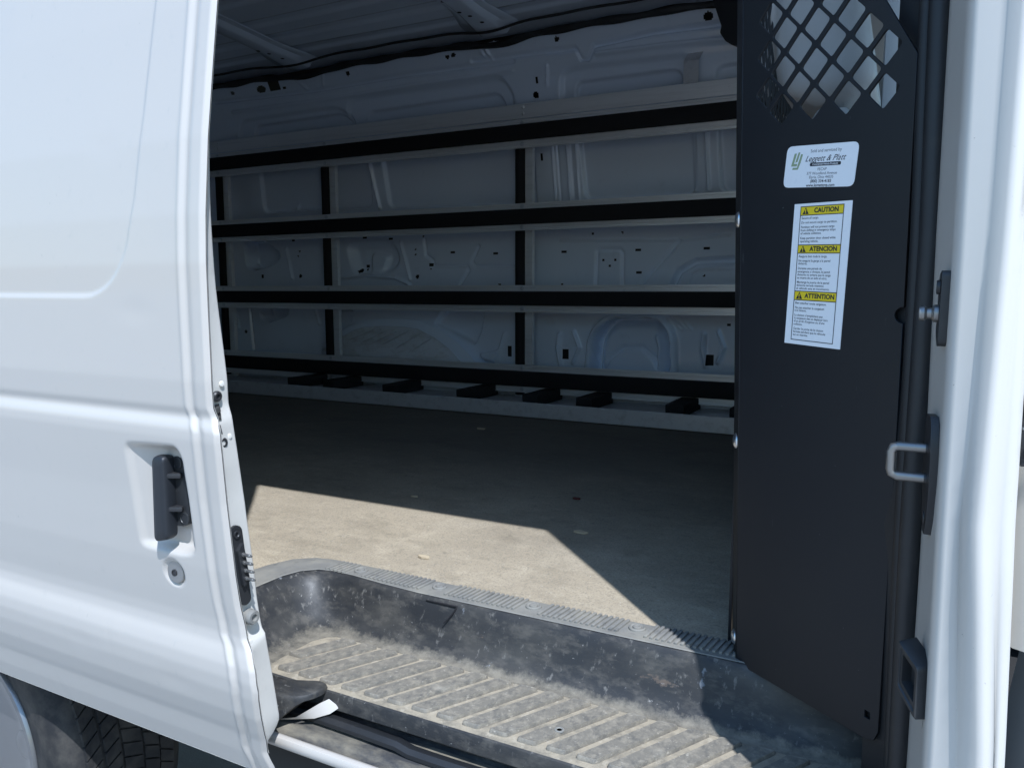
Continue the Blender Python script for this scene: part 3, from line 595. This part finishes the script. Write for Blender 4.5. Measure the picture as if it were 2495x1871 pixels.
ed = [on_skin(*p) for p in [(523, 0), (512, 150), (500, 330), (494, 520), (495, 640), (500, 760), (508, 920), (513, 995), (522, 1018), (530, 1060), (534, 1110), (546, 1230), (561, 1350), (580, 1480), (596, 1560), (608, 1595), (616, 1640), (623, 1690), (632, 1760), (646, 1835), (664, 1871), (678, 1905)]]
ez = np.array([e[2] for e in ed])[::-1]; ex = np.array([e[0] for e in ed])[::-1]
edge = lambda z: np.interp(z, ez, ex)
ZV = np.unique(np.concatenate([np.arange(.548, 1.55, .0026), np.arange(1.55, 1.96, .03)])); TT = np.concatenate([[0, .0012, .0026, .0042], np.arange(.0062, .52, .0026), np.arange(.53, 1.4, .05)])
TG, ZG = np.meshgrid(TT, ZV); XG = edge(ZG) - TG; YG = skin(ZG).copy()
fade = sstep(.60, .66, ZG)
YG += -.0016 * np.exp(-((TG - .037) / .003) ** 2) + .0022 * np.exp(-((TG - .029) / .004) ** 2) - .0010 * sstep(.024, .018, TG) * 1 + .0045 * sstep(.0045, 0, TG)
sc_ = sstep(.045, .020, TG)                     # body creases fade out near the flange
# recessed window blank with a soft corner
pw = [on_skin(*p) for p in [(378, 0), (345, 300), (325, 480), (312, 560)]]
xr_ = lambda z: np.interp(z, [pw[3][2], pw[2][2], pw[1][2], pw[0][2], 1.9], [pw[3][0], pw[2][0], pw[1][0], pw[0][0], pw[0][0] + .10])
zb_ = 1.1425; rr = .085
dx_ = XG - (xr_(np.maximum(ZG, pw[3][2])) - rr); dz_ = (zb_ + rr) - ZG
sd = np.where((dx_ > 0) & (dz_ > 0), np.hypot(dx_, dz_), np.maximum(dx_, dz_)) - rr
YG += .0026 * sstep(.0026, -.0026, sd)
# handle pocket
def h2(x, y): q = on_skin(280 + x / 3.19, 1040 + y / 3.19); return (q[0], q[2])
pk = [h2(62, 112), h2(470, 150), h2(520, 250), h2(625, 985), h2(545, 1000), h2(200, 925)]
sdp = sd_poly(XG, ZG, rounded(pk, .012)); cxl = np.interp(ZG, [pk[5][1], pk[0][1]], [pk[5][0], pk[0][0]]); cxr = np.interp(ZG, [pk[3][1], pk[1][1]], [pk[3][0], pk[1][0]])
tt_ = np.clip((XG - cxl) / (cxr - cxl), 0, 1)
YG += sstep(.0015, -.010, sdp) * (.004 + .013 * sstep(.0, .55, tt_))
lk = h2(460, 1130); dl = np.hypot((XG - lk[0]), (ZG - lk[1])); YG += .004 * sstep(.0185, .0150, dl)
# a few shallow dings
for px, py, a in ((250, 360, .0004), (330, 760, .0005), (420, 1650, .0006), (200, 1560, .0006)):
    q = on_skin(px, py); YG += a * np.exp(-(((XG - q[0]) / .03) ** 2 + ((ZG - q[2]) / .012) ** 2))
DOOR = grid_mesh('sliding_door', XG, YG, ZG, M['paint'], VAN, label='white sliding door, slid back along the side of the van')
# edge return, shut face and inner skin
pf = np.polyfit(ez, ex, 3); edge_s = lambda z: np.minimum(np.polyval(pf, np.clip(z, .58, 1.46)), edge(z) + .004)
inn = [(530, 0), (510, 300), (512, 500), (525, 700), (545, 850), (562, 1000), (580, 1110), (600, 1250), (622, 1400), (640, 1530), (665, 1650), (682, 1755), (687, 1790), (680, 1812), (655, 1850)]
iq = []
for px, py in inn:
    z = 1.0
    for _ in range(8): q = P(px, py, 0, float(edge_s(z)) - .013); z = q[2]
    iq.append(q)
iz = np.array([q[2] for q in iq])[::-1]; iy = np.array([q[1] for q in iq])[::-1]
kz = np.linspace(.58, 1.5, 200); ky = np.interp(kz, iz, iy); kh = np.hanning(21); kh /= kh.sum(); ky = np.convolve(np.pad(ky, 10, 'edge'), kh, 'valid')
yin = lambda z: np.interp(z, kz, ky)
rows = []
for z in np.concatenate([np.linspace(.588, 1.5, 150), [1.6, 1.8, 1.95]]):
    e = float(edge(z)); e2 = min(float(edge_s(z)), e + .003); y = float(skin(z)) + .0045; yi = float(max(yin(z), y + .008)) + (.012 * max(0, z - 1.5)); yi = y + .006 + (yi - y - .006) * float(sstep(.588, .622, z))
    rows.append([(e, y, z), (e - .001, y + .0018, z), (e - .005, y + .0022, z), (min(e - .0068, e2 - .005), y + .003, z), (min(e - .0078, e2 - .006), y + .005, z), (e2 - .0122, yi - .002, z), (e2 - .013, yi, z), (e2 - .016, yi + .0015, z), (e2 - .03, yi + .002, z), (e2 - .06, yi + .012, z), (e2 - 1.2, yi + .02, z)])
SHUT = MB().loft(rows).build('shut_face', M['shut'], DOOR, auto=60, label='dirty white front edge of the sliding door')
b0 = [(float(edge(.5755)) - t, float(skin(.548)) + .0, .5475) for t in (.05, .3, .6, 1.3)]
MB().loft([[(x, y, z) for x, y, z in b0], [(x - .003, y + .012, z + .004) for x, y, z in b0], [(x - .02, y + .03, z + .03) for x, y, z in b0]]).build('bottom_hem', M['shut'], DOOR, auto=40)
# handle
hp = [h2(276, 225), h2(366, 232), h2(466, 862), h2(366, 878)]; hp_r = rounded(hp, .0065, 5)
hc = Vector((sum(p[0] for p in hp) / 4, sum(p[1] for p in hp) / 4)); yh = float(skin(hc.y))
lv = lambda d_, y: [(p[0] + (hc.x - p[0]) * d_, y, p[1] + (hc.y - p[1]) * d_ * .4) for p in hp_r]
MB().loft([lv(.06, yh + .010), lv(0, yh + .006), lv(0, yh - .000), lv(.05, yh - .004), lv(.16, yh - .0058), lv(.6, yh - .0066)], True).build('door_handle', M['handle'], DOOR, auto=50, label='charcoal pull handle')
bp = [h2(350, 250), h2(455, 258), h2(505, 380), h2(540, 700), h2(505, 790), h2(420, 780)]; bpr = rounded(bp, .006); bc = Vector((sum(p[0] for p in bpr) / len(bpr), sum(p[1] for p in bpr) / len(bpr)))
dep = .0150
lv2 = lambda d_, y: [(p[0] + (bc.x - p[0]) * d_, y, p[1] + (bc.y - p[1]) * d_ * .5) for p in bpr]
HB = MB().loft([lv2(0, yh + dep + .006), lv2(0, yh + dep - .003), lv2(.08, yh + dep - .005), lv2(.5, yh + dep - .0045)], True).build('handle_base', M['plastic'], DOOR, auto=40)
for a, b in ((440, 395), (480, 648)):
    q = h2(a, b); MB().box((q[0] - .008, yh + .008, q[1]), (.018, .014, .006), .002, Matrix.Rotation(.5, 3, 'Z')).build('handle_arm', M['dark_steel'], HB)
for a, b in ((395, 300), (498, 725)):
    q = h2(a, b); MB().lathe((q[0], yh + dep - .004, q[1]), (0, -1, 0), [(0, .008), (.0015, .0078), (.0018, .006), (.001, .0055), (.001, 0)], 18).build('base_screw', M['plastic'], HB)
# lock cylinder
yl = float(skin(lk[1]))
LK = MB().lathe((lk[0], yl + .006, lk[1]), (0, -1, 0), [(0, .0142), (.0025, .0142), (.0042, .0134), (.0046, .012), (.0044, .011), (.0046, .006), (.0046, 0)], 32).build('lock_cylinder', M['chrome'], DOOR, auto=40)
MB().lathe((lk[0] - .001, yl + .0012, lk[1] - .001), (0, -1, 0), [(0, .0042), (.0008, .0042), (.0008, .0030), (.0002, .003), (.0002, 0)], 16).build('key_slot', M['dark_steel'], LK)
# hardware on the shut face
def sh(px, py, off=.0):
    z = 1.0
    for _ in range(8): q = P(px, py, 0, float(edge_s(z)) - .0100 + off); z = q[2]
    return Vector(q)
AX = Vector((.97, -.05, 0)).normalized()
for px, py in ((529, 966), (543, 1079)):
    q = sh(px, py); s_ = MB().lathe(q - AX * .001, AX, [(0, .0062), (.002, .006), (.0035, .0045), (.0035, .0028), (.001, .0022), (.001, 0)], 16).build('edge_screw', M['dark_steel'], DOOR)
LT = MB()
lo = [sh(*p) for p in ((517, 988), (532, 983), (537, 1010), (541, 1050), (537, 1060), (524, 1069))]
LT.prism([p + AX * .0003 for p in lo], AX * .0008); LA = LT.build('latch_pocket', M['pad'], DOOR)
for a, b, w, h in ((527, 1000, .010, .007), (530, 1021, .009, .0045), (530, 1050, .010, .012)):
    q = sh(a, b, .001); MB().box(q, (.003, w, h), .001, Matrix.Rotation(.25, 3, 'X')).build('latch_claw', M['steel'], LA)
# sprung contact plate with four pins
def capsule(c, hw, hh, n=10):
    return [(c.x, c.y + hw * math.cos(a), c.z + (hh - hw) * (1 if math.sin(a) > 0 else -1) + hw * math.sin(a)) for a in np.linspace(0.01, 2 * math.pi + .01, 2 * n + 1)[:-1]]
qa, qb = sh(574, 1300), sh(592, 1452); qc = (qa + qb) / 2; hh_ = abs(qa.z - qb.z) / 2 + .010
def lean(L): return [Vector(p) + Vector((0, (qa.y - qb.y) / (qa.z - qb.z) * (p[2] - qc.z), 0)) for p in L]
CP = MB().prism([p + AX * .0 for p in lean(capsule(qc, .0085, hh_))], AX * .003).build('contact_plate', M['plastic'], DOOR, auto=40)
MB().prism([p + AX * .002 for p in lean([(qc.x, qc.y + a, qc.z + b) for a, b in rounded([(-.0055, .020), (.004, .028), (.006, -.020), (-.004, -.024)], .002)])], AX * .006).build('contact_body', M['plastic'], CP, auto=40)
for k in range(4):
    z = qc.z + .0145 - k * .0097; p = lean([(qc.x, qc.y + .001, z)])[0]
    MB().lathe(p + AX * .007, AX, [(0, .0026), (.003, .0026), (.0032, .0019), (.012, .0019), (.0125, .0014), (.015, .0013), (.0154, 0)], 12).build('contact_pin', M['steel'], CP)
for q in (sh(573, 1301), sh(593, 1447)): MB().lathe(q + AX * .0028, AX, [(0, .0048), (.001, .0045), (.001, .0028), (.0, .002), (.0, 0)], 14).build('contact_screw', M['dark_steel'], CP)
q = sh(606, 1500); BU = MB().lathe(q - AX * .001, AX, [(0, .0088), (.009, .0085), (.011, .0072), (.0112, .0042), (.008, .0036), (.008, 0)], 20).build('rubber_buffer', M['trim'], DOOR)
for px, py in ((541, 935), (560, 1063), (610, 1565)):
    q = sh(px, py); MB().lathe(q - AX * .0005, AX, [(0, .0035), (.0008, .003), (.0011, .0015), (.0011, 0)], 10).build('weld_dimple', M['shut'], SHUT)

# --- rear wheel under the open door
WC = Vector((-1.475, 0, .335)); R_ = .33
WH = MB()
prof = [(.712, .205), (.703, .212), (.697, .235), (.690, .262), (.689, .285), (.694, .305), (.703, .318), (.712, .3235), (.725, .327), (.80, .3305), (.875, .327), (.888, .3235), (.897, .318), (.906, .305), (.911, .285), (.908, .255), (.90, .225)]
n = 72; V = []
rows = [[(WC.x + r * math.cos(k * 2 * pi / n), y, WC.z + r * math.sin(k * 2 * pi / n)) for y, r in prof] for k in range(n + 1)]
TY = MB().loft(rows).build('tyre', M['tyre'], VAN, auto=50, label='black rear tyre')
tb = MB()                                       # tread blocks between the grooves
for k in range(84):
    a0 = k * 2 * pi / 84
    for y0, y1, sk in ((.716, .742, .05), (.747, .774, .04), (.779, .812, -.04), (.817, .844, -.04), (.849, .876, -.05)):
        da = 2 * pi / 84 * .86; pts_ = []
        for dr in (-.004, .007):
            r = .327 + dr - (.003 if (y0 < .72 or y1 > .87) else 0)
            for y, s_ in ((y0, 0), (y1, sk)):
                for a in (a0 + s_, a0 + s_ + da): pts_.append((WC.x + r * math.cos(a), y, WC.z + r * math.sin(a)))
        tb.add(pts_, [(0, 1, 3, 2), (4, 5, 7, 6), (0, 1, 5, 4), (2, 3, 7, 6), (0, 2, 6, 4), (1, 3, 7, 5)])
t_ = tb.build('tread_block', M['tyre'], TY, smooth=False); t_['kind'] = 'stuff'
RIM = MB().lathe((WC.x, .735, WC.z), (0, -1, 0), [(0, .212), (.030, .212), (.037, .208), (.038, .201), (.030, .193), (.022, .18), (.020, .15), (.030, .09), (.040, .05), (.042, 0)], 64).build('wheel_cover', M['rim'], VAN, auto=50)
for k in range(7):
    a = 2 * pi * k / 7 + .2; MB().lathe((WC.x + .165 * math.cos(a), .7145, WC.z + .165 * math.sin(a)), (0, -1, 0), [(0, .026), (.002, .025), (.004, .020), (.0025, .012), (.0025, 0)], 20).build('vent_dish', M['dark_steel'] if False else M['rim'], RIM)

# ------------------------------------------------------------------ floor covering
FM = thing('floor_mat', 'dusty black sheet of flooring covering the cargo bay, partly in sunlight', 'floor mat', (-1.5, 1.7, .695))
fo = [(-3.37, 2.84), (-3.37, .80), (-.92, .80)] + [(x + .0, y + .001) for x, y in top_o[1:]] + [(-.15, .953), (-.15, 2.84)]
fo = [p for p in fo if not (p[0] > -.15 and p[1] < .96)]
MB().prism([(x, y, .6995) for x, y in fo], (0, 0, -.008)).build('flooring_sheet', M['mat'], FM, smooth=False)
tagd = lambda o, l, c, gp=None: (o.__setitem__('label', l), o.__setitem__('category', c))
def chip(name, px, py, size, mat, label, cat, seed):
    rnd = random.Random(seed); q = P(px, py, 2, FL + .001)
    o_ = [(q[0] + size * (1 + .5 * rnd.random()) * math.cos(a) * 1.3, q[1] + size * (.6 + .5 * rnd.random()) * math.sin(a)) for a in np.linspace(0, 2 * pi, 8)[:-1]]
    b = MB().prism([(x, y, .7 + .001 * rnd.random()) for x, y in o_], (0, 0, .003)).build(name, mat, smooth=False); tagd(b, label, cat)
chip('wood_chip', 1172, 1045, .011, M['chip'], 'pale flat chip lying near the aluminium tray', 'chip', 1)
chip('leaf_scrap', 1414, 1297, .008, M['chip'], 'small cream crumb just beyond the sunlit floor', 'crumb', 2)
chip('seed_pod', 1405, 1215, .006, M['berry'], 'dark red seed pod on the shaded floor', 'seed', 3)
chip('leaf_scrap', 1034, 1358, .007, M['chip'], 'dry leaf scrap on sunlit floor by the trim lip', 'leaf', 4)
chip('leaf_scrap', 1010, 1210, .005, M['chip'], 'tiny leaf bit along the edge of the sunlight', 'leaf', 5)

# ------------------------------------------------------------------ cargo rack on the far wall
RK = thing('cargo_rack', 'aluminium rack of four black faced rails bolted along the far wall', 'rack', (-1.8, 2.72, .72))
X0, X1 = -3.12, -.22; YF = 2.700
rails = [(1.794, 1.773, 1.716, 1.688), (1.480, 1.457, 1.400, 1.377), (1.166, 1.142, 1.087, 1.060), (.852, .828, .768, .742)]
def hrail(zt, pt_, pb_, zb):
    s_ = [(YF + .016, zt), (YF, zt), (YF, zt - .007), (YF + .0025, zt - .008), (YF + .0025, zt - .0095), (YF, zt - .0105), (YF, pt_ - .002), (YF + .006, pt_ - .003), (YF + .006, pb_ + .003), (YF, pb_ + .002), (YF, zb + .0105), (YF + .0025, zb + .0095), (YF + .0025, zb + .008), (YF, zb + .007), (YF, zb), (YF + .016, zb)]
    return MB().loft(along_x(s_, X0, X1)).build('rail', M['alu'], RK, auto=30)
posts = [-2.985, -2.325, -1.352, -.40]
for k, (zt, a, b, zb) in enumerate(rails):
    r = hrail(zt, a, b, zb)
    MB().box(((X0 + X1) / 2, YF - .008, (a + b) / 2), (X1 - X0, .024, a - b), .004).build('rubber_facing', M['pad'], r)
    for xp in posts:
        for zz_ in ((zt + a) / 2, (zb + b) / 2):
            MB().lathe((xp + .010, YF + .001, zz_), (0, -1, 0), [(0, .0085), (.0015, .0085), (.002, .006), (.005, .0055), (.0055, .003), (.0045, .0028), (.0045, 0)], 14).build('rail_bolt', M['zinc'], r)
for xp in posts:
    p = MB()
    s_ = [(xp - .036, YF + .05), (xp - .036, YF + .031), (xp + .010, YF + .030), (xp + .011, YF + .033), (xp + .014, YF + .033), (xp + .015, YF + .030), (xp + .040, YF + .030), (xp + .040, YF + .05)]
    p.loft([[(x, y, z) for x, y in s_] for z in (.722, 1.80)])
    po = p.build('post', M['alu'], RK, auto=30)
    MB().tube([(xp - .012, YF + .030, z) for z in (.73, .74, 1.78, 1.79)], .021, 14).build('rubber_facing', M['pad'], po, auto=50)
# deep plate along the top and its wall bracket
tp = MB().loft(along_x([(YF + .030, 1.852), (YF + .012, 1.854), (YF + .001, 1.850), (YF + .001, 1.797)], X0, X1)).build('top_plate', M['alu'], RK, auto=40)
for xp in posts:
    for zz_ in (1.838, 1.815): MB().lathe((xp + .012, YF + .001, zz_), (0, -1, 0), [(0, .006), (.002, .0055), (.003, .003), (.003, 0)], 12).build('plate_rivet', M['alu'], tp)
bx0, bx1 = P(1665, 215, 1, YF + .02)[0], P(1702, 215, 1, YF + .02)[0]; bz = P(1690, 100, 1, 2.75)[2]
BR = MB().loft([[(bx0, YF + .014, 1.850), (bx1, YF + .014, 1.850)], [(bx0, YF + .016, 1.93), (bx1, YF + .016, 1.93)], [(bx0 + .015, 2.735, bz - .035), (bx1 + .015, 2.735, bz - .035)], [(bx0 + .015, 2.732, bz), (bx1 + .015, 2.732, bz)]]).build('wall_bracket', M['alu_old'], RK, auto=20)
MB().lathe(((bx0 + bx1) / 2 + .015, 2.733, bz - .017), (0, -1, 0), [(0, .010), (.002, .010), (.003, .007), (.007, .0065), (.008, .003), (.008, 0)], 16).build('bracket_bolt', M['zinc'], BR)
# tray along the floor with rubber blocks
yt0, yt1 = 2.385, 2.745
TRY = MB().loft(along_x([(yt0 + .016, .748), (yt0 + .014, .7535), (yt0 + .002, .7545), (yt0, .752), (yt0, .7035), (yt0 + .004, .7015), (yt0 + .018, .7015), (yt0 + .018, .722), (yt1 - .004, .722), (yt1, .7245), (yt1, .775)], X0, X1)).build('floor_tray', M['alu_old'], RK, auto=30, label='scuffed aluminium floor tray')
for px in (735, 815, 955, 1130, 1285, 1410, 1625, 1779):
    py = 1000 + (px - 1285) * .045; q = P(px, 985 + (px - 1611) * .085 + 27, 2, .7235); xb_ = q[0] + .03
    wob = random.uniform(-.15, .12)
    b = MB().box((xb_, 2.615, .744), (.064, .215 + random.uniform(-.02, .02), .042), .003, Matrix.Rotation(wob * .3, 3, 'Z')); b.build('rubber_block', M['block'], TRY)

# ------------------------------------------------------------------ partition
A = Vector(P(1797, 1612, 2, FL)); B = Vector(P(2138, 1808, 2, FL)); u = (B - A); u.z = 0; u.normalize(); nn = Vector((u.y, -u.x, 0))
PT = thing('cab_partition', 'black steel partition with a diamond cut window and two stickers', 'partition', (A.x, A.y, FL))
FRM = Matrix(((u.x, 0, nn.x, A.x), (u.y, 0, nn.y, A.y), (0, 1, 0, 0), (0, 0, 0, 1)))
def place(o, off=0.): o.data.transform(FRM @ Matrix.Translation((0, 0, off))); o.data.update()
lean_ = lambda z: -.027 * (z - .70) / .773
outline = [(lean_(.70), .70), (.176, .698), (.186, .701), (.190, .712), (.190, .95), (.189, 1.118)] + [(.189 - .009 * math.sin(t), 1.126 + .008 * -math.cos(t)) for t in np.linspace(0, pi, 9)] + [(.189, 1.134), (.187, 1.36), (.151, 1.417), (.02, 1.625), (.0, 1.65), (lean_(1.68), 1.68)]
loops = [outline]
for i in range(9):
    for m_ in range(-8, 4):
        cu_, cv_ = .0135 + .0203 * i, 1.441 - .0013 * i + .0195 * (i % 2) - .039 * m_
        if m_ > (3 if i % 2 else 2): continue
        if cu_ > .163 and cv_ > 1.36: continue
        lim = 1.417 + (.151 - cu_) * 1.585
        if cv_ > lim - .031 or cu_ > .165: continue
        if cu_ < lean_(cv_) + .026: continue
        loops.append(rounded([(cu_, cv_ + .0176), (cu_ + .0176, cv_), (cu_, cv_ - .0176), (cu_ - .0176, cv_)], .0042, 4))
loops.append(rounded([(.174, .7195), (.181, .7195), (.181, .728), (.174, .728)], .001))
me = flat_curve(loops, .0011, .0004)
WING = obj('wing_panel', me, M['powder'], PT, smooth=False); place(WING, 0)
# turned flange on its inner edge
def flp(z, t): 
    a = A + u * lean_(z); w_ = Vector((-.0125 - .002 * (z - .7), .042, 0)); return (a.x + w_.x * t, a.y + w_.y * t, z)
FLG = MB().loft([[flp(z, 0), flp(z, .04), flp(z, 1.), flp(z, 1.02)] for z in (.702, 1.0, 1.3, 1.68)]).build('edge_flange', M['powder'], PT, auto=40)
sol = FLG.modifiers.new('s', 'SOLIDIFY'); sol.thickness = .002
for px, py in ((1800, 537), (1797, 1072), (1793, 1546)):
    r_ = ray(px, py); z = 1.0; best = None
    for _ in range(6):
        p0 = Vector(flp(z, .55)); t = (p0.y) / r_[1]; z = CAM[2] + r_[2] * t
    p0 = Vector(flp(z, .45))
    fn = Vector((-.96, -.28, 0))
    MB().lathe(p0 + fn * .0005, fn, [(0, .0098), (.0012, .0098), (.003, .0088), (.0048, .0062), (.0056, .003), (.0058, 0)], 20).build('flange_bolt', M['zinc'], PT)
# main bulkhead across the van with expanded metal above
MB().box((-.178, 1.86, .99), (.004, 1.80, .58), .001).build('bulkhead_panel', M['powder'], PT)
for y, w in ((.965, .03), (1.5, .03), (2.1, .03), (2.74, .04)): MB().box((-.178, y, 1.62), (.012, w, .72), .002).build('bulkhead_frame', M['powder'], PT)
for z in (1.27, 1.97): MB().box((-.178, 1.86, z), (.014, 1.82, .03), .002).build('bulkhead_frame', M['powder'], PT)
xm_ = MB()
for k in range(64):
    y = .98 + k * .0285
    for s_ in (1, -1):
        pl = []
        for j in range(16): pl.append((-.178 + .0015 * s_ * (1 if j % 2 else -1), y + (.012 if (j % 2) == (s_ > 0) else -.0022) + (0 if s_ > 0 else .0142) , 1.285 + j * .0455))
        xm_.tube(pl, .0019, 4, False)
ms = xm_.build('expanded_metal', M['powder'], PT); ms['kind'] = 'stuff'
# rearward wing of the partition at the far roof corner
fo_ = [c4(1740, 10), c4(1800, 190), c4(1790, 240), c4(1830, 300), c4(1880, 330), c4(1990, 330), c4(1990, -140), c4(1740, -140)]
MB().prism([tuple(P(px, py, 1, 2.56)) for px, py in rounded(fo_, 4)], (.02, .06, 0)).build('roof_corner_wing', M['powder'], PT, auto=30)
# stickers
def sticker(name, c, w, h, rot, r, parent):
    T = FRM @ Matrix.Translation((c[0], c[1], .0018)) @ Matrix.Rotation(rot, 4, 'Z')
    me = flat_curve([rounded([(-w / 2, -h / 2), (w / 2, -h / 2), (w / 2, h / 2), (-w / 2, h / 2)], r)], .0002)
    o = obj(name, me, M['sticker'], parent, smooth=False); o.data.transform(T)
    def layer(nm, V, Fc, mat, lift):
        q = mesh(nm, V, Fc, mat, o, smooth=False); q.data.transform(T @ Matrix.Translation((0, 0, .0003 + lift))); return q
    return o, layer
w1, h1 = .0885, .0425
st, lay = sticker('supplier_sticker', (.087, 1.2755), w1, h1, math.radians(-5.5), .007, PT); st['label'] = 'white rounded supplier sticker'
V, Fc = text_mesh([('Sold and serviced by', .006, .0150, .0046, 'CENTER', 0, 0), ('FECAP', .004, -.0035, .0040, 'CENTER', 0, 0), ('377 Woodland Avenue', .004, -.0075, .0040, 'CENTER', 0, 0), ('Elyria, Ohio 44035', .004, -.0113, .0040, 'CENTER', 0, 0)])
lay('small_print', V, Fc, M['ink_soft'], 0)
V, Fc = text_mesh([('(800) 334-4183', .004, -.0153, .0042, 'CENTER', 0, .00008), ('www.leggettcvp.com', .004, -.0194, .0042, 'CENTER', 0, .00008), ('Leggett & Platt', .0055, .0072, .0082, 'CENTER', .45, .00002)])
lay('bold_print', V, Fc, M['ink'], 0)
bar = rounded([(-.012, -.0002), (.026, .0), (.026, .0034), (-.012, .0032)], .0014); lay('name_bar', [(x, y, 0) for x, y in bar], [tuple(range(len(bar)))], M['ink'], 0)
V, Fc = text_mesh([('Commercial Vehicle Products', .007, .0016, .0026, 'CENTER', 0, .00004)]); lay('bar_print', V, Fc, M['sticker'], .0002)
ml = MB()                                       # outlined emblem of an interlocked L and P
for a in ([(-.0365, .0005), (-.0335, .0135), (-.0305, .0135), (-.033, .003), (-.0285, .003), (-.029, .0005)], [(-.0315, .004), (-.0285, .0145), (-.0262, .0145), (-.0285, .005)], [(-.0275, .0035), (-.025, .0125), (-.0225, .0125), (-.0242, .0045), (-.027, -.003), (-.0345, -.003), (-.034, -.001), (-.0285, -.001)]):
    ml.add([(x, y, 0) for x, y in a], [tuple(range(len(a)))])
lay('emblem', ml.V, ml.F, M['green'], 0)
w2, h2_ = .0712, .1475
st2, lay = sticker('caution_sticker', (.0905, 1.1645), w2, h2_, math.radians(-2.2), .0004, PT); st2['label'] = 'tall white warning sticker with three yellow headings'
fxl, fxr = -.0268, .0262
Y_ = lambda f: h2_ / 2 - f * h2_
bars = [(.022, .082), (.29, .347), (.617, .680)]
mb_ = MB()
for a, b in bars: mb_.add([(fxl, Y_(b), 0), (fxr, Y_(b), 0), (fxr, Y_(a), 0), (fxl, Y_(a), 0)], [(0, 1, 2, 3)])
lay('heading_bar', mb_.V, mb_.F, M['yellow'], 0)
ln = MB(); lw = .0004
def seg(x0, y0, x1, y1): ln.add([(x0 - lw, y0 - lw, 0), (x1 + lw, y0 - lw, 0), (x1 + lw, y1 + lw, 0), (x0 - lw, y1 + lw, 0)], [(0, 1, 2, 3)])
seg(fxl, Y_(.968), fxl, Y_(.022)); seg(fxr, Y_(.968), fxr, Y_(.022))
for f_ in (.022, .082, .29, .347, .617, .680, .968): seg(fxl + 2 * lw, Y_(f_), fxr - 2 * lw, Y_(f_))
for a, b in bars:
    ym, hb = Y_((a + b) / 2), (b - a) * h2_; ln.add([(fxl + .0025, ym - hb * .38, 0), (fxl + .0105, ym - hb * .38, 0), (fxl + .0065, ym + hb * .42, 0)], [(0, 1, 2)])
lay('frame_lines', ln.V, ln.F, M['ink'], .0001)
ex_ = MB()
for a, b in bars:
    ym, hb = Y_((a + b) / 2), (b - a) * h2_; x = fxl + .0065
    ex_.add([(x - .0006, ym - hb * .14, 0), (x + .0006, ym - hb * .14, 0), (x + .0008, ym + hb * .18, 0), (x - .0008, ym + hb * .18, 0)], [(0, 1, 2, 3)]); ex_.add([(x - .0006, ym - hb * .30, 0), (x + .0006, ym - hb * .30, 0), (x + .0006, ym - hb * .20, 0), (x - .0006, ym - hb * .20, 0)], [(0, 1, 2, 3)])
lay('exclamation_mark', ex_.V, ex_.F, M['yellow'], .0003)
V, Fc = text_mesh([(s_, .0055, Y_((a + b) / 2), .0066, 'CENTER', 0, .00022) for s_, (a, b) in zip(('CAUTION', 'ATENCION', 'ATTENTION'), bars)])
xo, yo = .0055 + .0118, Y_((bars[1][0] + bars[1][1]) / 2) + .0029; n = len(V); V += [(xo - .0006, yo, 0), (xo + .0002, yo, 0), (xo + .0012, yo + .0013, 0), (xo + .0002, yo + .0013, 0)]; Fc += [[n, n + 1, n + 2, n + 3]]
lay('heading_print', V, Fc, M['ink'], .0002)
lines = [('Secure all cargo.', .102), ('Do not secure cargo to partition.', .133), ('Partition will not prevent cargo', .165), ('from shifting in emergency stops', .187), ('of vehicle collisions.', .209), ('Keep partition door closed while', .242), ('operating vehicle.', .264),
         ('Asegure bien toda la carga.', .370), ('No asegure la garga a la pared', .401), ('divisoria.', .421), ('Durante una parada de', .455), ('emergencia o choque, la pared', .478), ('divisoria no evitara que la carga', .500), ('se mueva de un lado al otro.', .522), ('Mantenga la puerta de la pared', .553), ('divisoria cerrada mientras', .575), ('el vehiculo esta en movimiento.', .597),
         ('Bien attacher toute cargaison.', .702), ('Ne pas attacher la cargaison', .735), ('à la cloison.', .755), ("La cloison n'empêchera pas", .789), ('la cargaison des se déplacer lors', .811), ("d'un arrêt d'urgence ou d'une", .833), ('collision.', .855), ('Garder la porte de la cloison', .887), ('fermée pendant que la véhicule', .909), ('est en marche.', .931)]
V, Fc = text_mesh([(s_, fxl + .0018, Y_(f_), .0033, 'LEFT', 0, .00004) for s_, f_ in lines]); lay('body_print', V, Fc, M['ink_soft'], .0)
